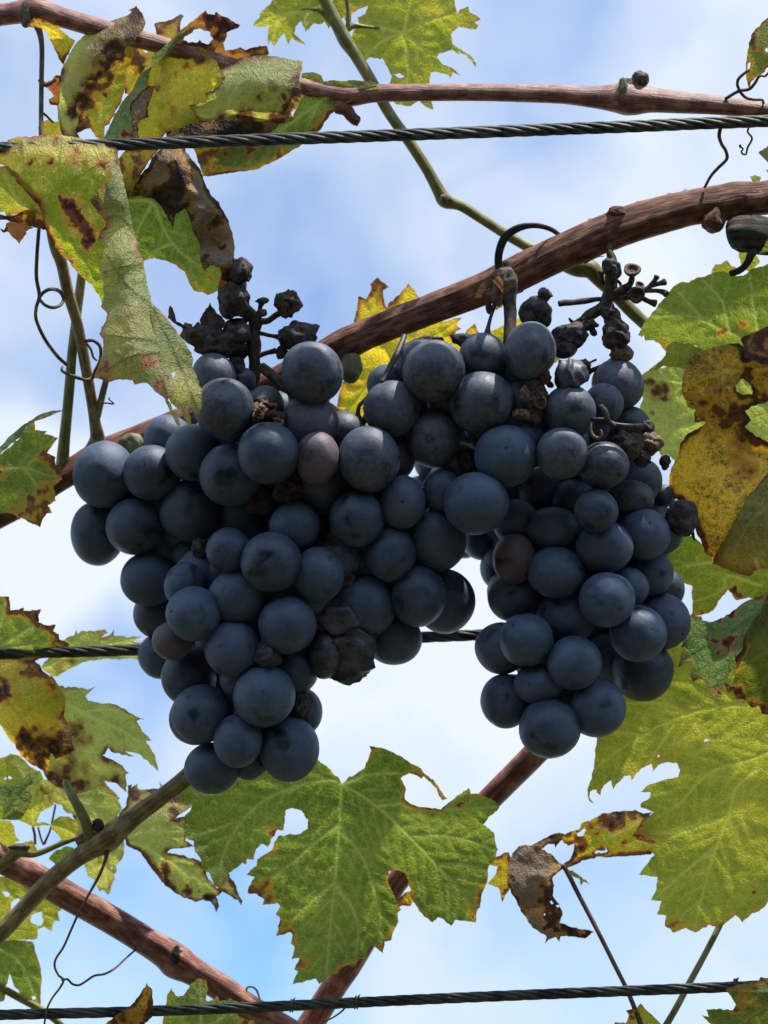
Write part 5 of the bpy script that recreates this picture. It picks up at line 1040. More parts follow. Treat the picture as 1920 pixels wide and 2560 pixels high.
A = blade('leaf', C7_, amb_, [(1715, 930, 120), (1800, 860, 100), (1900, 900, 95), (1780, 960, 70), (1740, 1040, 88), (1850, 1030, 100), (1690, 1150, 110), (1760, 1180, 72), (1690, 1240, 105), (1850, 1150, 110), (1760, 1330, 78), (1850, 1420, 96), (1950, 1250, 96), (1950, 1450, 100), (1860, 1300, 60)],
          'amber', edge=.75, edgew=9, ybase=.4, sp=5.5, rum=12, holes=[Z('C2', [(880, 512), (940, 462), (1000, 520), (1020, 560), (1010, 590), (940, 592), (890, 560)])],
          spots=[(1840, 1030, 26, .95), (1820, 1060, 20, .9), (1870, 1080, 26, .9), (1900, 1100, 28, .85), (1860, 940, 22, .85), (1760, 1020, 34, .6), (1790, 980, 24, .55), (1800, 1040, 24, .8), (1900, 1000, 24, .7), (1705, 1270, 22, .6), (1735, 1340, 20, .5), (1735, 1400, 24, .45), (1780, 1100, 14, .55), (1850, 1130, 40, .5), (1870, 1180, 30, .5)],
          yel=[(1700, 1180, 60, .3), (1760, 1150, 70, .2), (1890, 930, 30, -.5), (1800, 1250, 50, .2)], veins=[Z('C2', [(1250, 1150), (900, 1200), (600, 1260), (420, 1290)]), Z('C2', [(1250, 1150), (950, 1350), (760, 1650), (650, 1820)]), Z('C2', [(1250, 380), (1000, 400), (760, 430), (520, 520)])], vr=2.6, label='large amber and brown crinkled leaf at the right border')
blade('purple_lobe', A, Z('C2', [(918, 145), (1000, 110), (1080, 78), (1138, 45), (1300, 20), (1300, 360), (1138, 352), (1080, 342), (1000, 305), (955, 300), (942, 212)]), [(1860, 850, 85), (1930, 850, 70), (1880, 890, 65)], 'russet', edge=.9, edgew=14, ybase=.8, sp=5.5, rum=11, spots=[(1900, 870, 50, .85), (1930, 840, 40, .7)])
blade('pale_fold', A, Z('C2', [(790, 1745), (830, 1660), (900, 1520), (1000, 1370), (1138, 1200), (1300, 1100), (1300, 1950), (1138, 1962), (1040, 1985), (985, 2030), (920, 2015), (800, 1965), (695, 1925), (740, 1810)]), [(1800, 1380, 62), (1860, 1280, 42), (1940, 1230, 60), (1880, 1430, 70), (1950, 1420, 60), (1790, 1400, 75)], 'pale', edge=.28, edgew=10, ybase=.1, sp=6, rum=7, yel=[(1810, 1390, 40, .4)], veins=[Z('C2', [(1250, 1400), (1000, 1600), (860, 1850)])], vmat='vein_pale', vr=2.2, spots=[(1880, 1430, 24, .42)])
blade('leaf', C7_, Z('C3', [(700, 100), (860, 60), (1000, 100), (1100, 160), (1140, 200), (1400, 300), (1700, 300), (1700, 700), (1600, 640), (1500, 620), (1400, 640), (1342, 553), (1310, 590), (1270, 640), (1222, 722), (1130, 765), (1045, 755), (1060, 690), (1058, 640), (1048, 580), (1060, 530), (985, 500), (920, 460), (860, 430), (760, 300)]),
      [(1660, 1350, 150), (1720, 1470, 150), (1900, 1430, 150), (1760, 1530, 140), (1920, 1520, 140)], 'bright', edge=.2, edgew=7, ybase=.18, sp=6, rum=8, spots=[(1795, 1520, 10, .9), (1780, 1535, 10, .9), (1762, 1530, 12, .7), (1830, 1480, 12, .9), (1845, 1490, 10, .9), (1812, 1490, 8, .9)],
      veins=[Z('C3', [(1600, 520), (1330, 440), (1320, 520), (1240, 590), (1060, 650)]), Z('C3', [(1300, 330), (1100, 350), (920, 385)]), Z('C3', [(1060, 530), (930, 465)])], vr=2.6, label='bright green leaf right of the right bunch below the amber leaf')
blade('leaf', C7_, Z('C3', [(1000, 770), (1050, 755), (1130, 768), (1140, 800), (1190, 820), (1250, 800), (1350, 752), (1412, 705), (1470, 655), (1590, 608), (1750, 560), (1750, 800), (1600, 900), (1500, 1000), (1440, 1080), (1395, 1110), (1372, 1200), (1330, 1270), (1300, 1360), (1280, 1452), (1240, 1420), (1190, 1360), (1150, 1290), (1120, 1262), (1058, 1292), (1038, 1240), (1057, 1128), (1000, 1150), (940, 1178), (950, 1110), (985, 1030), (960, 1020), (975, 990)]),
      [(1710, 1560, 100), (1750, 1560, 70), (1850, 1500, 62), (1720, 1660, 90), (1800, 1740, 82), (1800, 1620, 60), (1920, 1520, 62)], 'grey', edge=.3, edgew=8, ybase=.0, sp=5.5, rum=6, spots=[(1788, 1603, 9, .9), (1815, 1610, 18, .85), (1835, 1600, 14, .8), (1800, 1542, 16, .85), (1830, 1528, 16, .9), (1790, 1735, 22, .6), (1735, 1700, 14, .5), (1775, 1545, 12, .8)],
      veins=[Z('C3', [(1700, 640), (1400, 860), (1200, 1000), (980, 1120)]), Z('C3', [(1500, 800), (1380, 1050), (1280, 1400)])], vmat='vein_pale', vr=2.2, label='blue-green turned leaf with purple tears beside the right bunch')
blade('leaf', C7_, Z('C3', [(1800, 560), (1659, 590), (1590, 740), (1510, 850), (1475, 930), (1445, 1040), (1400, 1095), (1402, 1200), (1375, 1335), (1312, 1298), (1330, 1370), (1400, 1420), (1480, 1440), (1530, 1502), (1590, 1480), (1612, 1545), (1700, 1570), (1800, 1560)]), [(1870, 1580, 50), (1930, 1500, 40), (1850, 1720, 62), (1940, 1750, 50), (1920, 1640, 30)], 'olive', edge=.7, edgew=10, ybase=.25, sp=5.5, rum=7, spots=[(1830, 1720, 16, 1.1), (1850, 1740, 14, 1.1), (1880, 1765, 14, 1.1), (1905, 1780, 16, 1.1), (1816, 1708, 10, 1.1)], veins=[Z('C3', [(1790, 1000), (1600, 1080), (1440, 1180)]), Z('C3', [(1790, 1000), (1650, 1250), (1560, 1460)])], vr=2.4, label='olive green leaf with dark edge at the right border')
big2 = Z('B5', [(700, 300), (900, 150), (1100, 120), (1400, 250), (1800, 400), (1850, 1000), (1800, 1600)]) + Z('C1', [(1780, 700), (1700, 760), (1659, 790), (1645, 818), (1600, 850), (1560, 870), (1515, 907), (1475, 870), (1440, 900), (1390, 937), (1330, 925), (1250, 967), (1200, 940), (1130, 967), (1080, 930), (1085, 870), (1037, 862), (1060, 790), (1005, 782), (1035, 720), (1040, 657), (935, 642), (990, 570), (1025, 530), (985, 500), (1037, 455), (960, 440), (895, 425), (940, 380), (965, 340), (1020, 290), (940, 262)]) + \
       Z('B5', [(985, 1080), (1030, 1050), (1037, 1020), (985, 1022), (1010, 990), (1060, 970), (1130, 950), (1180, 940), (1192, 905), (1170, 868), (1120, 863), (1075, 880), (1047, 918), (1040, 868), (1000, 885), (960, 920), (935, 958), (925, 935), (895, 935), (860, 970), (838, 1005), (825, 960), (800, 975), (775, 1005), (765, 1038), (745, 1010), (715, 1020), (708, 1045), (742, 1090), (705, 1062), (698, 1010), (715, 960), (733, 880), (740, 800), (748, 738), (700, 640), (650, 500)])
blade('leaf', C7_, big2, [(1490, 1700, 200), (1480, 1980, 175), (1650, 1700, 165), (1640, 1900, 150), (1900, 1700, 150), (1900, 2000, 170), (1650, 2150, 160), (1720, 2310, 140), (1900, 2250, 150), (1780, 2100, 180)],
      'bright', edge=.22, edgew=7, ybase=.42, sp=6, rum=6.5, holes=[Z('B5', [(1318, 750), (1335, 742), (1352, 746), (1335, 755)]), Z('B5', [(1072, 832), (1080, 825), (1086, 834), (1078, 840)])],
      spots=[(1675, 2320, 18, .6), (1595, 2090, 16, .6), (1600, 2105, 14, .6), (1888, 2230, 5, 1.)], yel=[(1880, 2000, 60, .35), (1700, 1850, 60, .3), (1850, 2100, 50, .3)],
      veins=[Z('B5', [(1780, 760), (1580, 840), (1350, 920), (1190, 1080), (1060, 1160)]), Z('B5', [(1780, 560), (1500, 560), (1230, 605), (990, 720), (820, 830), (740, 900)]), Z('B5', [(1230, 605), (1090, 550), (920, 550)]), Z('B5', [(990, 720), (850, 700)]), Z('C1', [(1600, 50), (1480, 160), (1440, 310), (1370, 480), (1320, 640), (1250, 940)]), Z('C1', [(1440, 310), (1250, 380), (1060, 450)]), Z('C1', [(1370, 480), (1200, 620), (1020, 780)]), Z('B5', [(1165, 650), (1080, 780), (1000, 890)])], vr=2.6, label='large glowing yellow-green leaf at the lower right')
tube('petiole', Z('C1', [(1400, 900, 165, 7), (1380, 945, 160, 8), (1300, 1100, 130, 8), (1210, 1265, 90, 8.5), (1150, 1380, 60, 8.5), (1080, 1500, 40, 9), (1020, 1600, 40, 9)]), M['petiole'], C7_, n=12)
# withered leaf with a long stalk
D_ = blade('leaf', C7_, Z('C1', [(490, 440), (540, 405), (600, 385), (620, 350), (660, 338), (740, 300), (800, 290), (910, 278), (905, 270), (960, 300), (1015, 290), (980, 330), (930, 425), (1037, 455), (1025, 500), (1000, 530), (800, 545), (700, 545), (620, 565), (540, 605), (500, 595), (560, 540), (575, 470), (540, 480)]),
           [(1410, 2090, 200), (1500, 2030, 190), (1620, 2040, 210), (1600, 2130, 190), (1430, 2160, 185), (1520, 2090, 180)], 'yellow', edge=.7, edgew=8, ybase=.35, sp=5, rum=9, holes=[Z('C1', [(585, 415), (610, 395), (632, 380), (645, 395), (620, 420), (595, 428)]), Z('C1', [(690, 525), (700, 510), (745, 505), (752, 485), (757, 510), (735, 520), (700, 528)])],
           spots=[(1550, 2045, 24, 1.), (1520, 2040, 24, .8), (1585, 2035, 18, .9), (1440, 2110, 20, 1.), (1435, 2140, 16, 1.), (1420, 2090, 14, .8), (1490, 2080, 10, .7), (1510, 2120, 12, .8), (1560, 2110, 10, .7), (1470, 2060, 16, .6)], veins=[Z('C1', [(510, 600), (640, 500), (800, 430), (940, 360)])], vmat='vein_dark', vr=2.2, label='withered yellow and brown leaf hanging on a thin reddish stalk')
blade('dry_lobe', D_, Z('C1', [(250, 500), (265, 480), (330, 478), (400, 440), (490, 405), (530, 420), (470, 490), (462, 470), (430, 472), (390, 500), (460, 540), (520, 600), (450, 660), (460, 700), (450, 760), (490, 810), (512, 860), (490, 910), (560, 938), (685, 960), (632, 1002), (570, 990), (500, 988), (490, 1018), (470, 990), (430, 1005), (408, 1030), (420, 990), (340, 940), (280, 850), (220, 740), (198, 690), (205, 590), (230, 520)]),
      [(1290, 2130, 205), (1300, 2200, 160), (1400, 2160, 185), (1330, 2290, 170), (1400, 2290, 185), (1350, 2240, 150), (1480, 2335, 190), (1400, 2090, 200)], 'dry', edge=.45, edgew=8, ybase=.35, sp=5, rum=12, holes=[Z('C1', [(430, 800), (445, 790), (462, 800), (448, 812)]), Z('C1', [(398, 862), (404, 856), (411, 863), (404, 870)]), Z('C1', [(468, 818), (480, 812), (488, 822), (478, 826)])],
      spots=[(1380, 2310, 24, 1.), (1430, 2330, 20, 1.), (1465, 2335, 16, .9), (1375, 2250, 30, .8), (1275, 2190, 12, .8), (1400, 2220, 20, .7), (1390, 2280, 26, .7)], yel=[(1330, 2170, 40, -.4)], veins=[Z('C1', [(510, 600), (420, 660), (350, 740), (320, 790)])], vr=3, vmat='vein_pale')
blade('left_lobe', D_, Z('C1', [(90, 585), (108, 550), (200, 518), (225, 560), (225, 700), (195, 750), (167, 798), (150, 720), (86, 692), (135, 640), (142, 600)]), [(1230, 2160, 215), (1275, 2200, 205)], 'yellow', edge=.5, edgew=7, ybase=.4, sp=5, rum=6, spots=[(1265, 2230, 18, .85), (1255, 2250, 10, .9), (1240, 2140, 10, .6)])
blade('small_lobe', D_, Z('C1', [(520, 600), (560, 620), (640, 675), (660, 698), (625, 685), (612, 705), (600, 670), (545, 640)]), [(1440, 2180, 190)], 'olive', edge=.5, edgew=5, sp=4.5, rum=4, ybase=.3)
tube('petiole', Z('C1', [(510, 590, 182, 6), (540, 640, 176, 6.5), (600, 760, 160, 6), (700, 950, 130, 6), (800, 1150, 95, 6), (860, 1270, 70, 6), (915, 1400, 50, 6.5), (960, 1520, 45, 7)]), M['petiole_red'], D_, n=10)
blade('leaf', C7_, Z('C1', [(790, 1600), (800, 1470), (860, 1475), (880, 1430), (865, 1400), (910, 1395), (920, 1400), (945, 1362), (1000, 1420), (1065, 1480), (1080, 1600)]), [(1570, 2560, 45), (1600, 2510, 35), (1650, 2560, 45)], 'bright', edge=.3, ybase=.45, sp=5.5, rum=6, spots=[(1578, 2535, 14, .8)], label='yellow-green leaf tip at the bottom edge under the wire')
blade('leaf', C7_, Z('C1', [(1420, 1282), (1500, 1258), (1600, 1240), (1615, 1212), (1640, 1225), (1760, 1200), (1800, 1600), (1400, 1600), (1340, 1480), (1290, 1430), (1330, 1440), (1312, 1400), (1380, 1395), (1460, 1400), (1475, 1370), (1448, 1320)]), [(1820, 2480, -45), (1930, 2440, -50), (1800, 2540, -35), (1950, 2540, -60), (1860, 2500, -60)], 'olive', edge=.35, edgew=8, ybase=.2, sp=5.5, rum=9, spots=[(1860, 2490, 34, .4), (1840, 2525, 14, .7)], veins=[Z('C1', [(1720, 1300), (1560, 1300), (1440, 1300)]), Z('C1', [(1720, 1350), (1560, 1440), (1400, 1560)])], vr=2.4, label='dull green leaf wrapping the right end of the lowest wire')
# leaf and tendrils at the top right
blade('leaf', C7_, Z('C4', [(1700, 100), (1600, 150), (1475, 205), (1400, 262), (1300, 372), (1260, 500), (1232, 650), (1212, 830), (1232, 950), (1252, 1022), (1290, 930), (1340, 890), (1420, 842), (1475, 780), (1600, 700), (1720, 680)]), [(1870, 100, 60), (1910, 50, 60), (1870, 210, 45), (1920, 130, 20), (1960, 80, 40)], 'olive', edge=.6, edgew=9, ybase=.5, sp=5, rum=5, holes=[Z('C4', [(1432, 575), (1455, 555), (1475, 570), (1460, 598)]), Z('C4', [(1222, 820), (1240, 735), (1262, 728), (1258, 770), (1235, 828)])], spots=[(1884, 90, 16, .9), (1878, 110, 12, .9), (1890, 70, 14, .8), (1868, 190, 10, .6), (1903, 125, 10, .6)], label='olive leaf hanging at the top right border')
TT = [Z('C4', [(985, 1140, 70, 4.6), (1070, 1085, 66, 4.2), (1140, 1040, 60, 4.2), (1122, 980, 52, 4), (1135, 910, 46, 4), (1200, 848, 44, 3.6), (1260, 800, 50, 3)]), Z('C4', [(1135, 1042, 60, 4), (1250, 1030, 56, 4.4), (1320, 965, 52, 4), (1365, 890, 50, 3.6), (1400, 872, 48, 3), (1440, 880, 46, 3), (1475, 845, 46, 3), (1560, 780, 50, 3)]),
      Z('C4', [(1145, 1050, 60, 4), (1215, 1122, 60, 4), (1300, 1145, 62, 4), (1410, 1152, 66, 3.6), (1420, 1200, 70, 3)]),
      Z('C4', [(935, 1450, 0, 5), (912, 1560, 10, 5), (940, 1660, 30, 4.6), (985, 1730, 50, 4.6), (1000, 1830, 70, 4.4), (900, 1935, 95, 4.4), (820, 2025, 115, 4), (745, 2160, 135, 3.6)]),
      Z('C4', [(1252, 1480, 0, 2.6), (1240, 1520, 4, 2.6), (1290, 1585, 8, 2.8), (1275, 1640, 10, 2.6), (1240, 1700, 12, 2.6), (1222, 1775, 12, 2.6), (1185, 1775, 12, 2.6), (1168, 1745, 12, 2.4), (1190, 1715, 10, 2.4), (1150, 1690, 8, 3), (1160, 1670, 8, 3)])]
for p in TT:
    tube('tendril', p, M['tendril'], C7_, n=8, step=4)
blade('leaf', C7_, Z('C4', [(1365, 1762), (1420, 1722), (1475, 1680), (1640, 1640), (1640, 1950), (1475, 1870), (1420, 1820)]), [(1900, 382, 60), (1950, 370, 50)], 'grey', edge=.3, ybase=.05, sp=5, rum=4, label='grey-green leaf tip at the right border above the cane')

# dark tie looped over the brown cane
tie = thing('plant_tie', 'dark bent tie looped over the brown cane above the right bunch', 'tie', (1275, 800, 90), None)
tube('strap', Z('A2', [(540, 1240, 130, 10), (500, 1170, 112, 10), (495, 1100, 100, 10), (520, 1030, 98, 11), (570, 990, 98, 10), (630, 974, 105, 8), (690, 980, 125, 6.5), (740, 1002, 150, 6), (775, 1040, 185, 5.5), (785, 1090, 215, 5)]), M['tie'], tie, n=14, step=5, flat=.5, ridge=.08, seed=5)

# ------------------------------------------------------------------ grapes
def berry_meshes():
    out = []
    for s in range(7):
        bm = bmesh.new()
        bmesh.ops.create_icosphere(bm, subdivisions=4, radius=1.0)
        v = np.array([q.co[:] for q in bm.verts]); f = [[q.index for q in g.verts] for g in bm.faces]
        bm.free()
        n = (vnoise(v[:, 0] * 1.1 + 9 + s, v[:, 1] * 1.1 + v[:, 2] * .8 + 9, s) + vnoise(v[:, 2] * 1.2 + 5, v[:, 0] - v[:, 1] * .7 + 7, s + 50)) * .5 - .5
        n2_ = vnoise(v[:, 0] * 4 + 30, v[:, 1] * 4 + v[:, 2] * 3 + 30, s + 7) - .5
        r = 1 + .085 * n + .010 * n2_
        pole = np.clip((v[:, 2] - .965) / .035, 0, 1)
        r = r - .028 * pole                      # slight dimple at the blossom end
        v = v * r[:, None]
        me = bpy.data.meshes.new('grape')
        me.from_pydata(v.tolist(), [], f)
        me.polygons.foreach_set('use_smooth', [True] * len(me.polygons))
        out.append(me)
    return out
BM_ = berry_meshes()
MATV = {}
def berry_mesh(i, mat):
    k = (i % 7, mat)
    if k not in MATV:
        me = BM_[i % 7].copy(); me.materials.append(M[mat]); MATV[k] = me
    return MATV[k]
bm = bmesh.new()
bmesh.ops.create_cone(bm, cap_ends=True, segments=10, radius1=1.0, radius2=.45, depth=.5)
bmesh.ops.bevel(bm, geom=bm.edges[:], offset=.12, segments=1, affect='EDGES')
SCAR = bpy.data.meshes.new('blossom_scar'); bm.to_mesh(SCAR); bm.free(); SCAR.materials.append(M['scar'])

def place(parent, i, x, y, z, rx, ry, mat, scar, rnd):
    o = bpy.data.objects.new('grape', berry_mesh(i, mat)); COL.objects.link(o)
    o.parent = parent
    base = np.array(parent['base'])
    D = D0 + z * SC
    loc = P(np.array([x, y, z])) - base
    k = K * D
    rot0 = Matrix((RIGHT, UP, -FWD)).transposed().to_quaternion()     # local x right, y up, z to the camera
    if scar:
        dx, dy = scar[0] / rx, -scar[1] / ry
        n = Vector((dx, dy, math.sqrt(max(.02, 1 - dx * dx - dy * dy)))).normalized()
    else:
        n = Vector((rnd.uniform(-1, 1), rnd.uniform(-1.2, .2), rnd.uniform(-1, .1))).normalized()
    spin = Vector((0, 0, 1)).rotation_difference(n) @ Quaternion((0, 0, 1), rnd.uniform(0, 6.28))
    R3 = rot0.to_matrix().to_4x4()
    Sm = Matrix.Diagonal((rx * k, ry * k, (rx + ry) * .5 * k, 1))
    mat4 = Matrix.Translation(Vector(loc)) @ R3 @ Sm @ spin.to_matrix().to_4x4()
    # an ellipsoid turned in camera axes: bake to location, rotation and near-even scale
    if abs(rx - ry) < 4:
        r_ = (rx + ry) * .5 * k
        o.location = Vector(loc); o.rotation_mode = 'QUATERNION'; o.rotation_quaternion = rot0 @ spin; o.scale = (r_, r_, r_)
    else:
        o.location = Vector(loc); o.rotation_mode = 'QUATERNION'; o.rotation_quaternion = rot0; o.scale = (rx * k, ry * k, (rx + ry) * .5 * k)
    if not scar and abs(rx - ry) < 4:            # grapes are not true balls
        o.scale = tuple(q * f_ for q, f_ in zip(o.scale, (rnd.uniform(.94, 1.05), rnd.uniform(.95, 1.05), rnd.uniform(.98, 1.08))))
    if scar:
        c = bpy.data.objects.new('blossom_scar', SCAR); COL.objects.link(c)
        c.parent = o
        r_ = (rx + ry) * .5 * k
        pos = Vector(loc) + rot0 @ Vector((n.x * rx * k, n.y * ry * k, n.z * r_)) * .985
        q = (rot0 @ n).to_track_quat('Z', 'Y')
        s_ = rnd.uniform(3.2, 4.8) * k
        Mw = Matrix.Translation(pos) @ q.to_matrix().to_4x4() @ Matrix.Diagonal((s_, s_, s_, 1))
        Mo = Matrix.Translation(o.location) @ o.rotation_quaternion.to_matrix().to_4x4() @ Matrix.Diagonal((*o.scale, 1))
        loc_m = Mo.inverted() @ Mw
        c.matrix_local = loc_m
    return o

ZLOG = []
def bunch(parent, lst, prior, seed, pen=.87, hull=None, back=(95, 150)):
    rnd = random.Random(seed)
    done = []
    for i, b in enumerate(lst):
        x, y, rx = b[0], b[1], b[2] * 1.05
        ry = (b[3] * 1.05 if len(b) > 3 and b[3] else rx) * rnd.uniform(.97, 1.03)
        mat = b[4] if len(b) > 4 and b[4] else 'grape'
        scar = b[5] if len(b) > 5 else None
        r = (rx + ry) * .5
        z = prior(x, y) if not (len(b) > 6 and b[6] is not None) else b[6]
        for (X, Y, Zz, Rr) in done:
            d = math.hypot(x - X, y - Y)
            lim = pen * (r + Rr)
            if d < (r + Rr):
                z = max(z, Zz + max(.22 * r, math.sqrt(max(0, lim * lim - d * d))))
        done.append((x, y, z, r))
        place(parent, i + seed, x, y, z, rx, ry, mat, scar, rnd)
    ZLOG.append((min(q[2] for q in done), max(q[2] for q in done), [(q[0], q[1], round(q[2])) for q in done if q[2] > 130]))
    if hull is not None:                         # the inner grapes, seen only as darkness between the outer ones
        h = np.array(hull, float); dd = np.array(done)
        k = len(lst)
        for yy in np.arange(h[:, 1].min(), h[:, 1].max(), 50):
            for xx in np.arange(h[:, 0].min(), h[:, 0].max(), 60):
                x = xx + rnd.uniform(-14, 14) + (30 if int(yy / 50) % 2 else 0); y = yy + rnd.uniform(-12, 12); r = rnd.uniform(52, 60)
                a = np.linspace(0, 6.28, 14)
                q = np.stack([x + r * np.cos(a), y + r * np.sin(a)], 1)
                if not inside(np.array([[x, y]]), h)[0]: continue
                cov = (np.hypot(q[:, :1] - dd[None, :, 0], q[:, 1:] - dd[None, :, 1]) < dd[None, :, 3] - 2).any(1) | inside(q, h)
                if not cov.all(): continue
                k += 1
                ov = dd[np.hypot(dd[:, 0] - x, dd[:, 1] - y) < dd[:, 3] + r]
                if not len(ov): continue
                place(parent, k, x, y, min(ov[:, 2].max() + 40, 200), r, r, 'grape', None, rnd)
    return done

GB = 'grape bunches'
B1_ = thing('grape_bunch', 'left bunch of dark blue grapes tapering to a point above the large hanging leaf', 'grape bunch', (620, 900, 60), GB)
D_Y = 'grape_dusty'
left = [
    (678, 1405, 74, 73, None, (-4, -9)), (672, 1133, 74, 73, None, (-3, -10)), (484, 1534, 67, 66, None, (-51, -9)), (660, 1740, 76, 74, None, (56, 20)), (595, 1851, 60, 63, None, (2, 30)),
    (571, 1375, 54, 55, None, (-22, 1)), (560, 1018, 71, 71, D_Y), (579, 1187, 75, 75, None, (-18, 45)), (582, 1621, 66, 68, None, (-25, -12)), (796, 1437, 61, 68, None, (35, 0)), (736, 1315, 62, 58, None, (28, -25)),
    (793, 1145, 54, 65, 'grape_red'), (718, 1561, 71, 69, None, (5, -3)), (723, 1872, 71, 78, None), (922, 1148, 74, 78, D_Y, (38, -37)), (482, 1132, 65, 66, None), (503, 1785, 71, 69, None, (25, 15)), (892, 1296, 69, 71, None),
    (781, 933, 71, 72, D_Y), (1006, 1257, 56, 63, None, (0, -3)), (775, 1062, 72, 72, D_Y), (975, 1384, 62, 70, None), (1045, 1489, 67, 74, None, (20, 20)), (911, 1515, 74, 77, None),
    (380, 1183, 66, 70, None, (-8, -22)), (476, 1277, 74, 76, None, (62, 30)), (467, 1464, 55, 58, None), (594, 1493, 68, 66, None), (807, 1212, 71, 72, None), (760, 1308, 61, 62, None), (337, 1316, 69, 69, None), (430, 1603, 45, 46, 'grape_red'), (472, 1695, 69, 67, None),
    (262, 1188, 74, 79, None), (423, 1103, 61, 60, None), (373, 1448, 62, 65, None), (616, 1290, 66, 62, None, (32, -32)), (738, 1680, 53, 56, None), (976, 1145, 58, 56, D_Y), (1090, 1350, 72, 78, None), (396, 1535, 60, 58, None), (530, 1920, 66, 60, None), (400, 1640, 53, 54, None),
    (245, 1333, 64, 76, None), (534, 942, 56, 54, D_Y), (660, 1015, 48, 50, D_Y), (862, 1084, 56, 57, D_Y), (800, 1072, 60, 66, D_Y), (748, 1780, 55, 60, None), (626, 1903, 44, 42, None), (1112, 1503, 72, 74, None), (985, 1598, 67, 62, None), (490, 1795, 64, 66, None), (606, 955, 34, 34, D_Y),]
def prior_left(x, y):
    cx = 590 + (x > 800) * 60
    hw = np.interp(y, [900, 1150, 1400, 1600, 1800, 1950], [260, 400, 380, 300, 190, 120])
    u = min(1, abs(x - cx - (60 if y < 1600 else 0)) / hw)
    return -105 * math.sqrt(max(0, 1 - u * u)) - 20 + np.interp(y, [900, 1150, 1900], [55, 0, 20])
HL = [(280, 1180), (400, 1110), (530, 970), (640, 980), (760, 940), (850, 1050), (980, 1120), (1010, 1250), (1110, 1400), (1110, 1500), (980, 1620), (880, 1660), (800, 1640), (760, 1800), (700, 1870), (560, 1900), (500, 1800), (440, 1700), (380, 1560), (350, 1430), (290, 1330), (270, 1250)]
dl = bunch(B1_, left, prior_left, 3, hull=HL)

B2_ = thing('grape_bunch', 'right bunch of dark blue grapes hanging from the brown cane', 'grape bunch', (1275, 760, 60), GB)
right = [
    (1190, 1259, 79, 80, None), (1517, 1498, 67, 67, None, (8, 8)), (1085, 928, 71, 75, D_Y), (1594, 1584, 68, 68, None, (25, -18)), (1435, 1657, 65, 64, None), (1490, 1277, 54, 50, None, (22, 0)), (1404, 1134, 61, 65, D_Y, (33, -8)), (1265, 1141, 74, 76, None, (-6, -20)),
    (1316, 1599, 63, 65, None, (-38, -40)), (1511, 1368, 68, 61, None, (20, 0)), (1390, 1431, 70, 62, None, (-45, -20)), (1611, 1336, 61, 61, None, (4, -30)), (1204, 1008, 80, 80, D_Y), (1286, 1397, 53, 60, 'grape_red', (-25, -8)), (1325, 877, 62, 70, D_Y), (1373, 1820, 71, 68, None), (1508, 1163, 61, 57, D_Y, (32, 3)),
    (1578, 1246, 54, 46, D_Y, (-5, 10)), (1382, 1323, 67, 54, None, (-22, -20)), (1347, 1711, 59, 50, None, (-30, -8)), (980, 1021, 66, 67, D_Y), (1207, 890, 57, 59, D_Y), (1424, 1030, 62, 63, D_Y), (1508, 1010, 46, 46, D_Y), (1264, 1753, 60, 64, None, (-20, 2)), (1083, 1096, 64, 70, D_Y), (1490, 1770, 73, 73, None),
    (1415, 1543, 71, 64, None), (1570, 1468, 50, 50, None), (1625, 1430, 57, 57, None, (-22, -22)), (1655, 1554, 67, 69, None, (42, 28)), (1606, 1675, 71, 70, None), (1253, 1620, 62, 63, None), (1290, 1305, 54, 54, None), (1435, 1255, 54, 52, None), (1355, 1222, 62, 60, None), (1545, 962, 62, 60, D_Y), (1578, 1064, 43, 44, D_Y), (1598, 1203, 56, 56, D_Y),
    (1648, 1326, 56, 57, None), (1520, 1640, 60, 64, None), (1285, 1490, 62, 62, None), (1658, 1472, 50, 50, None), (1050, 912, 62, 62, D_Y), (968, 962, 50, 48, D_Y), (1268, 1480, 48, 54, None), (1246, 1420, 44, 50, None), (1205, 1345, 50, 50, None), (1660, 1240, 28, 26, D_Y), (1105, 1228, 50, 50, None), (1150, 1165, 58, 58, None), (1168, 1318, 58, 58, None), (1040, 1085, 50, 50, D_Y), (1155, 1340, 54, 54, None), (1100, 1290, 54, 54, None), (1120, 1200, 46, 46, None), (1085, 1158, 46, 46, None), (1052, 1232, 42, 42, None), (1110, 1130, 46, 46, None),]
def prior_right(x, y):
    cx = np.interp(y, [900, 1250, 1500, 1800], [1250, 1350, 1450, 1390])
    hw = np.interp(y, [900, 1200, 1500, 1700, 1850], [330, 330, 280, 230, 140])
    u = min(1, abs(x - cx) / hw)
    return -100 * math.sqrt(max(0, 1 - u * u)) - 20 + np.interp(y, [900, 1150, 1850], [40, 0, 20])
HR = [(1010, 980), (1080, 910), (1250, 900), (1330, 920), (1400, 1000), (1540, 1000), (1600, 1120), (1650, 1300), (1680, 1500), (1620, 1680), (1500, 1780), (1380, 1820), (1270, 1750), (1250, 1640), (1310, 1560), (1280, 1440), (1200, 1330), (1130, 1150)]
dr = bunch(B2_, right, prior_right, 7, hull=HR)

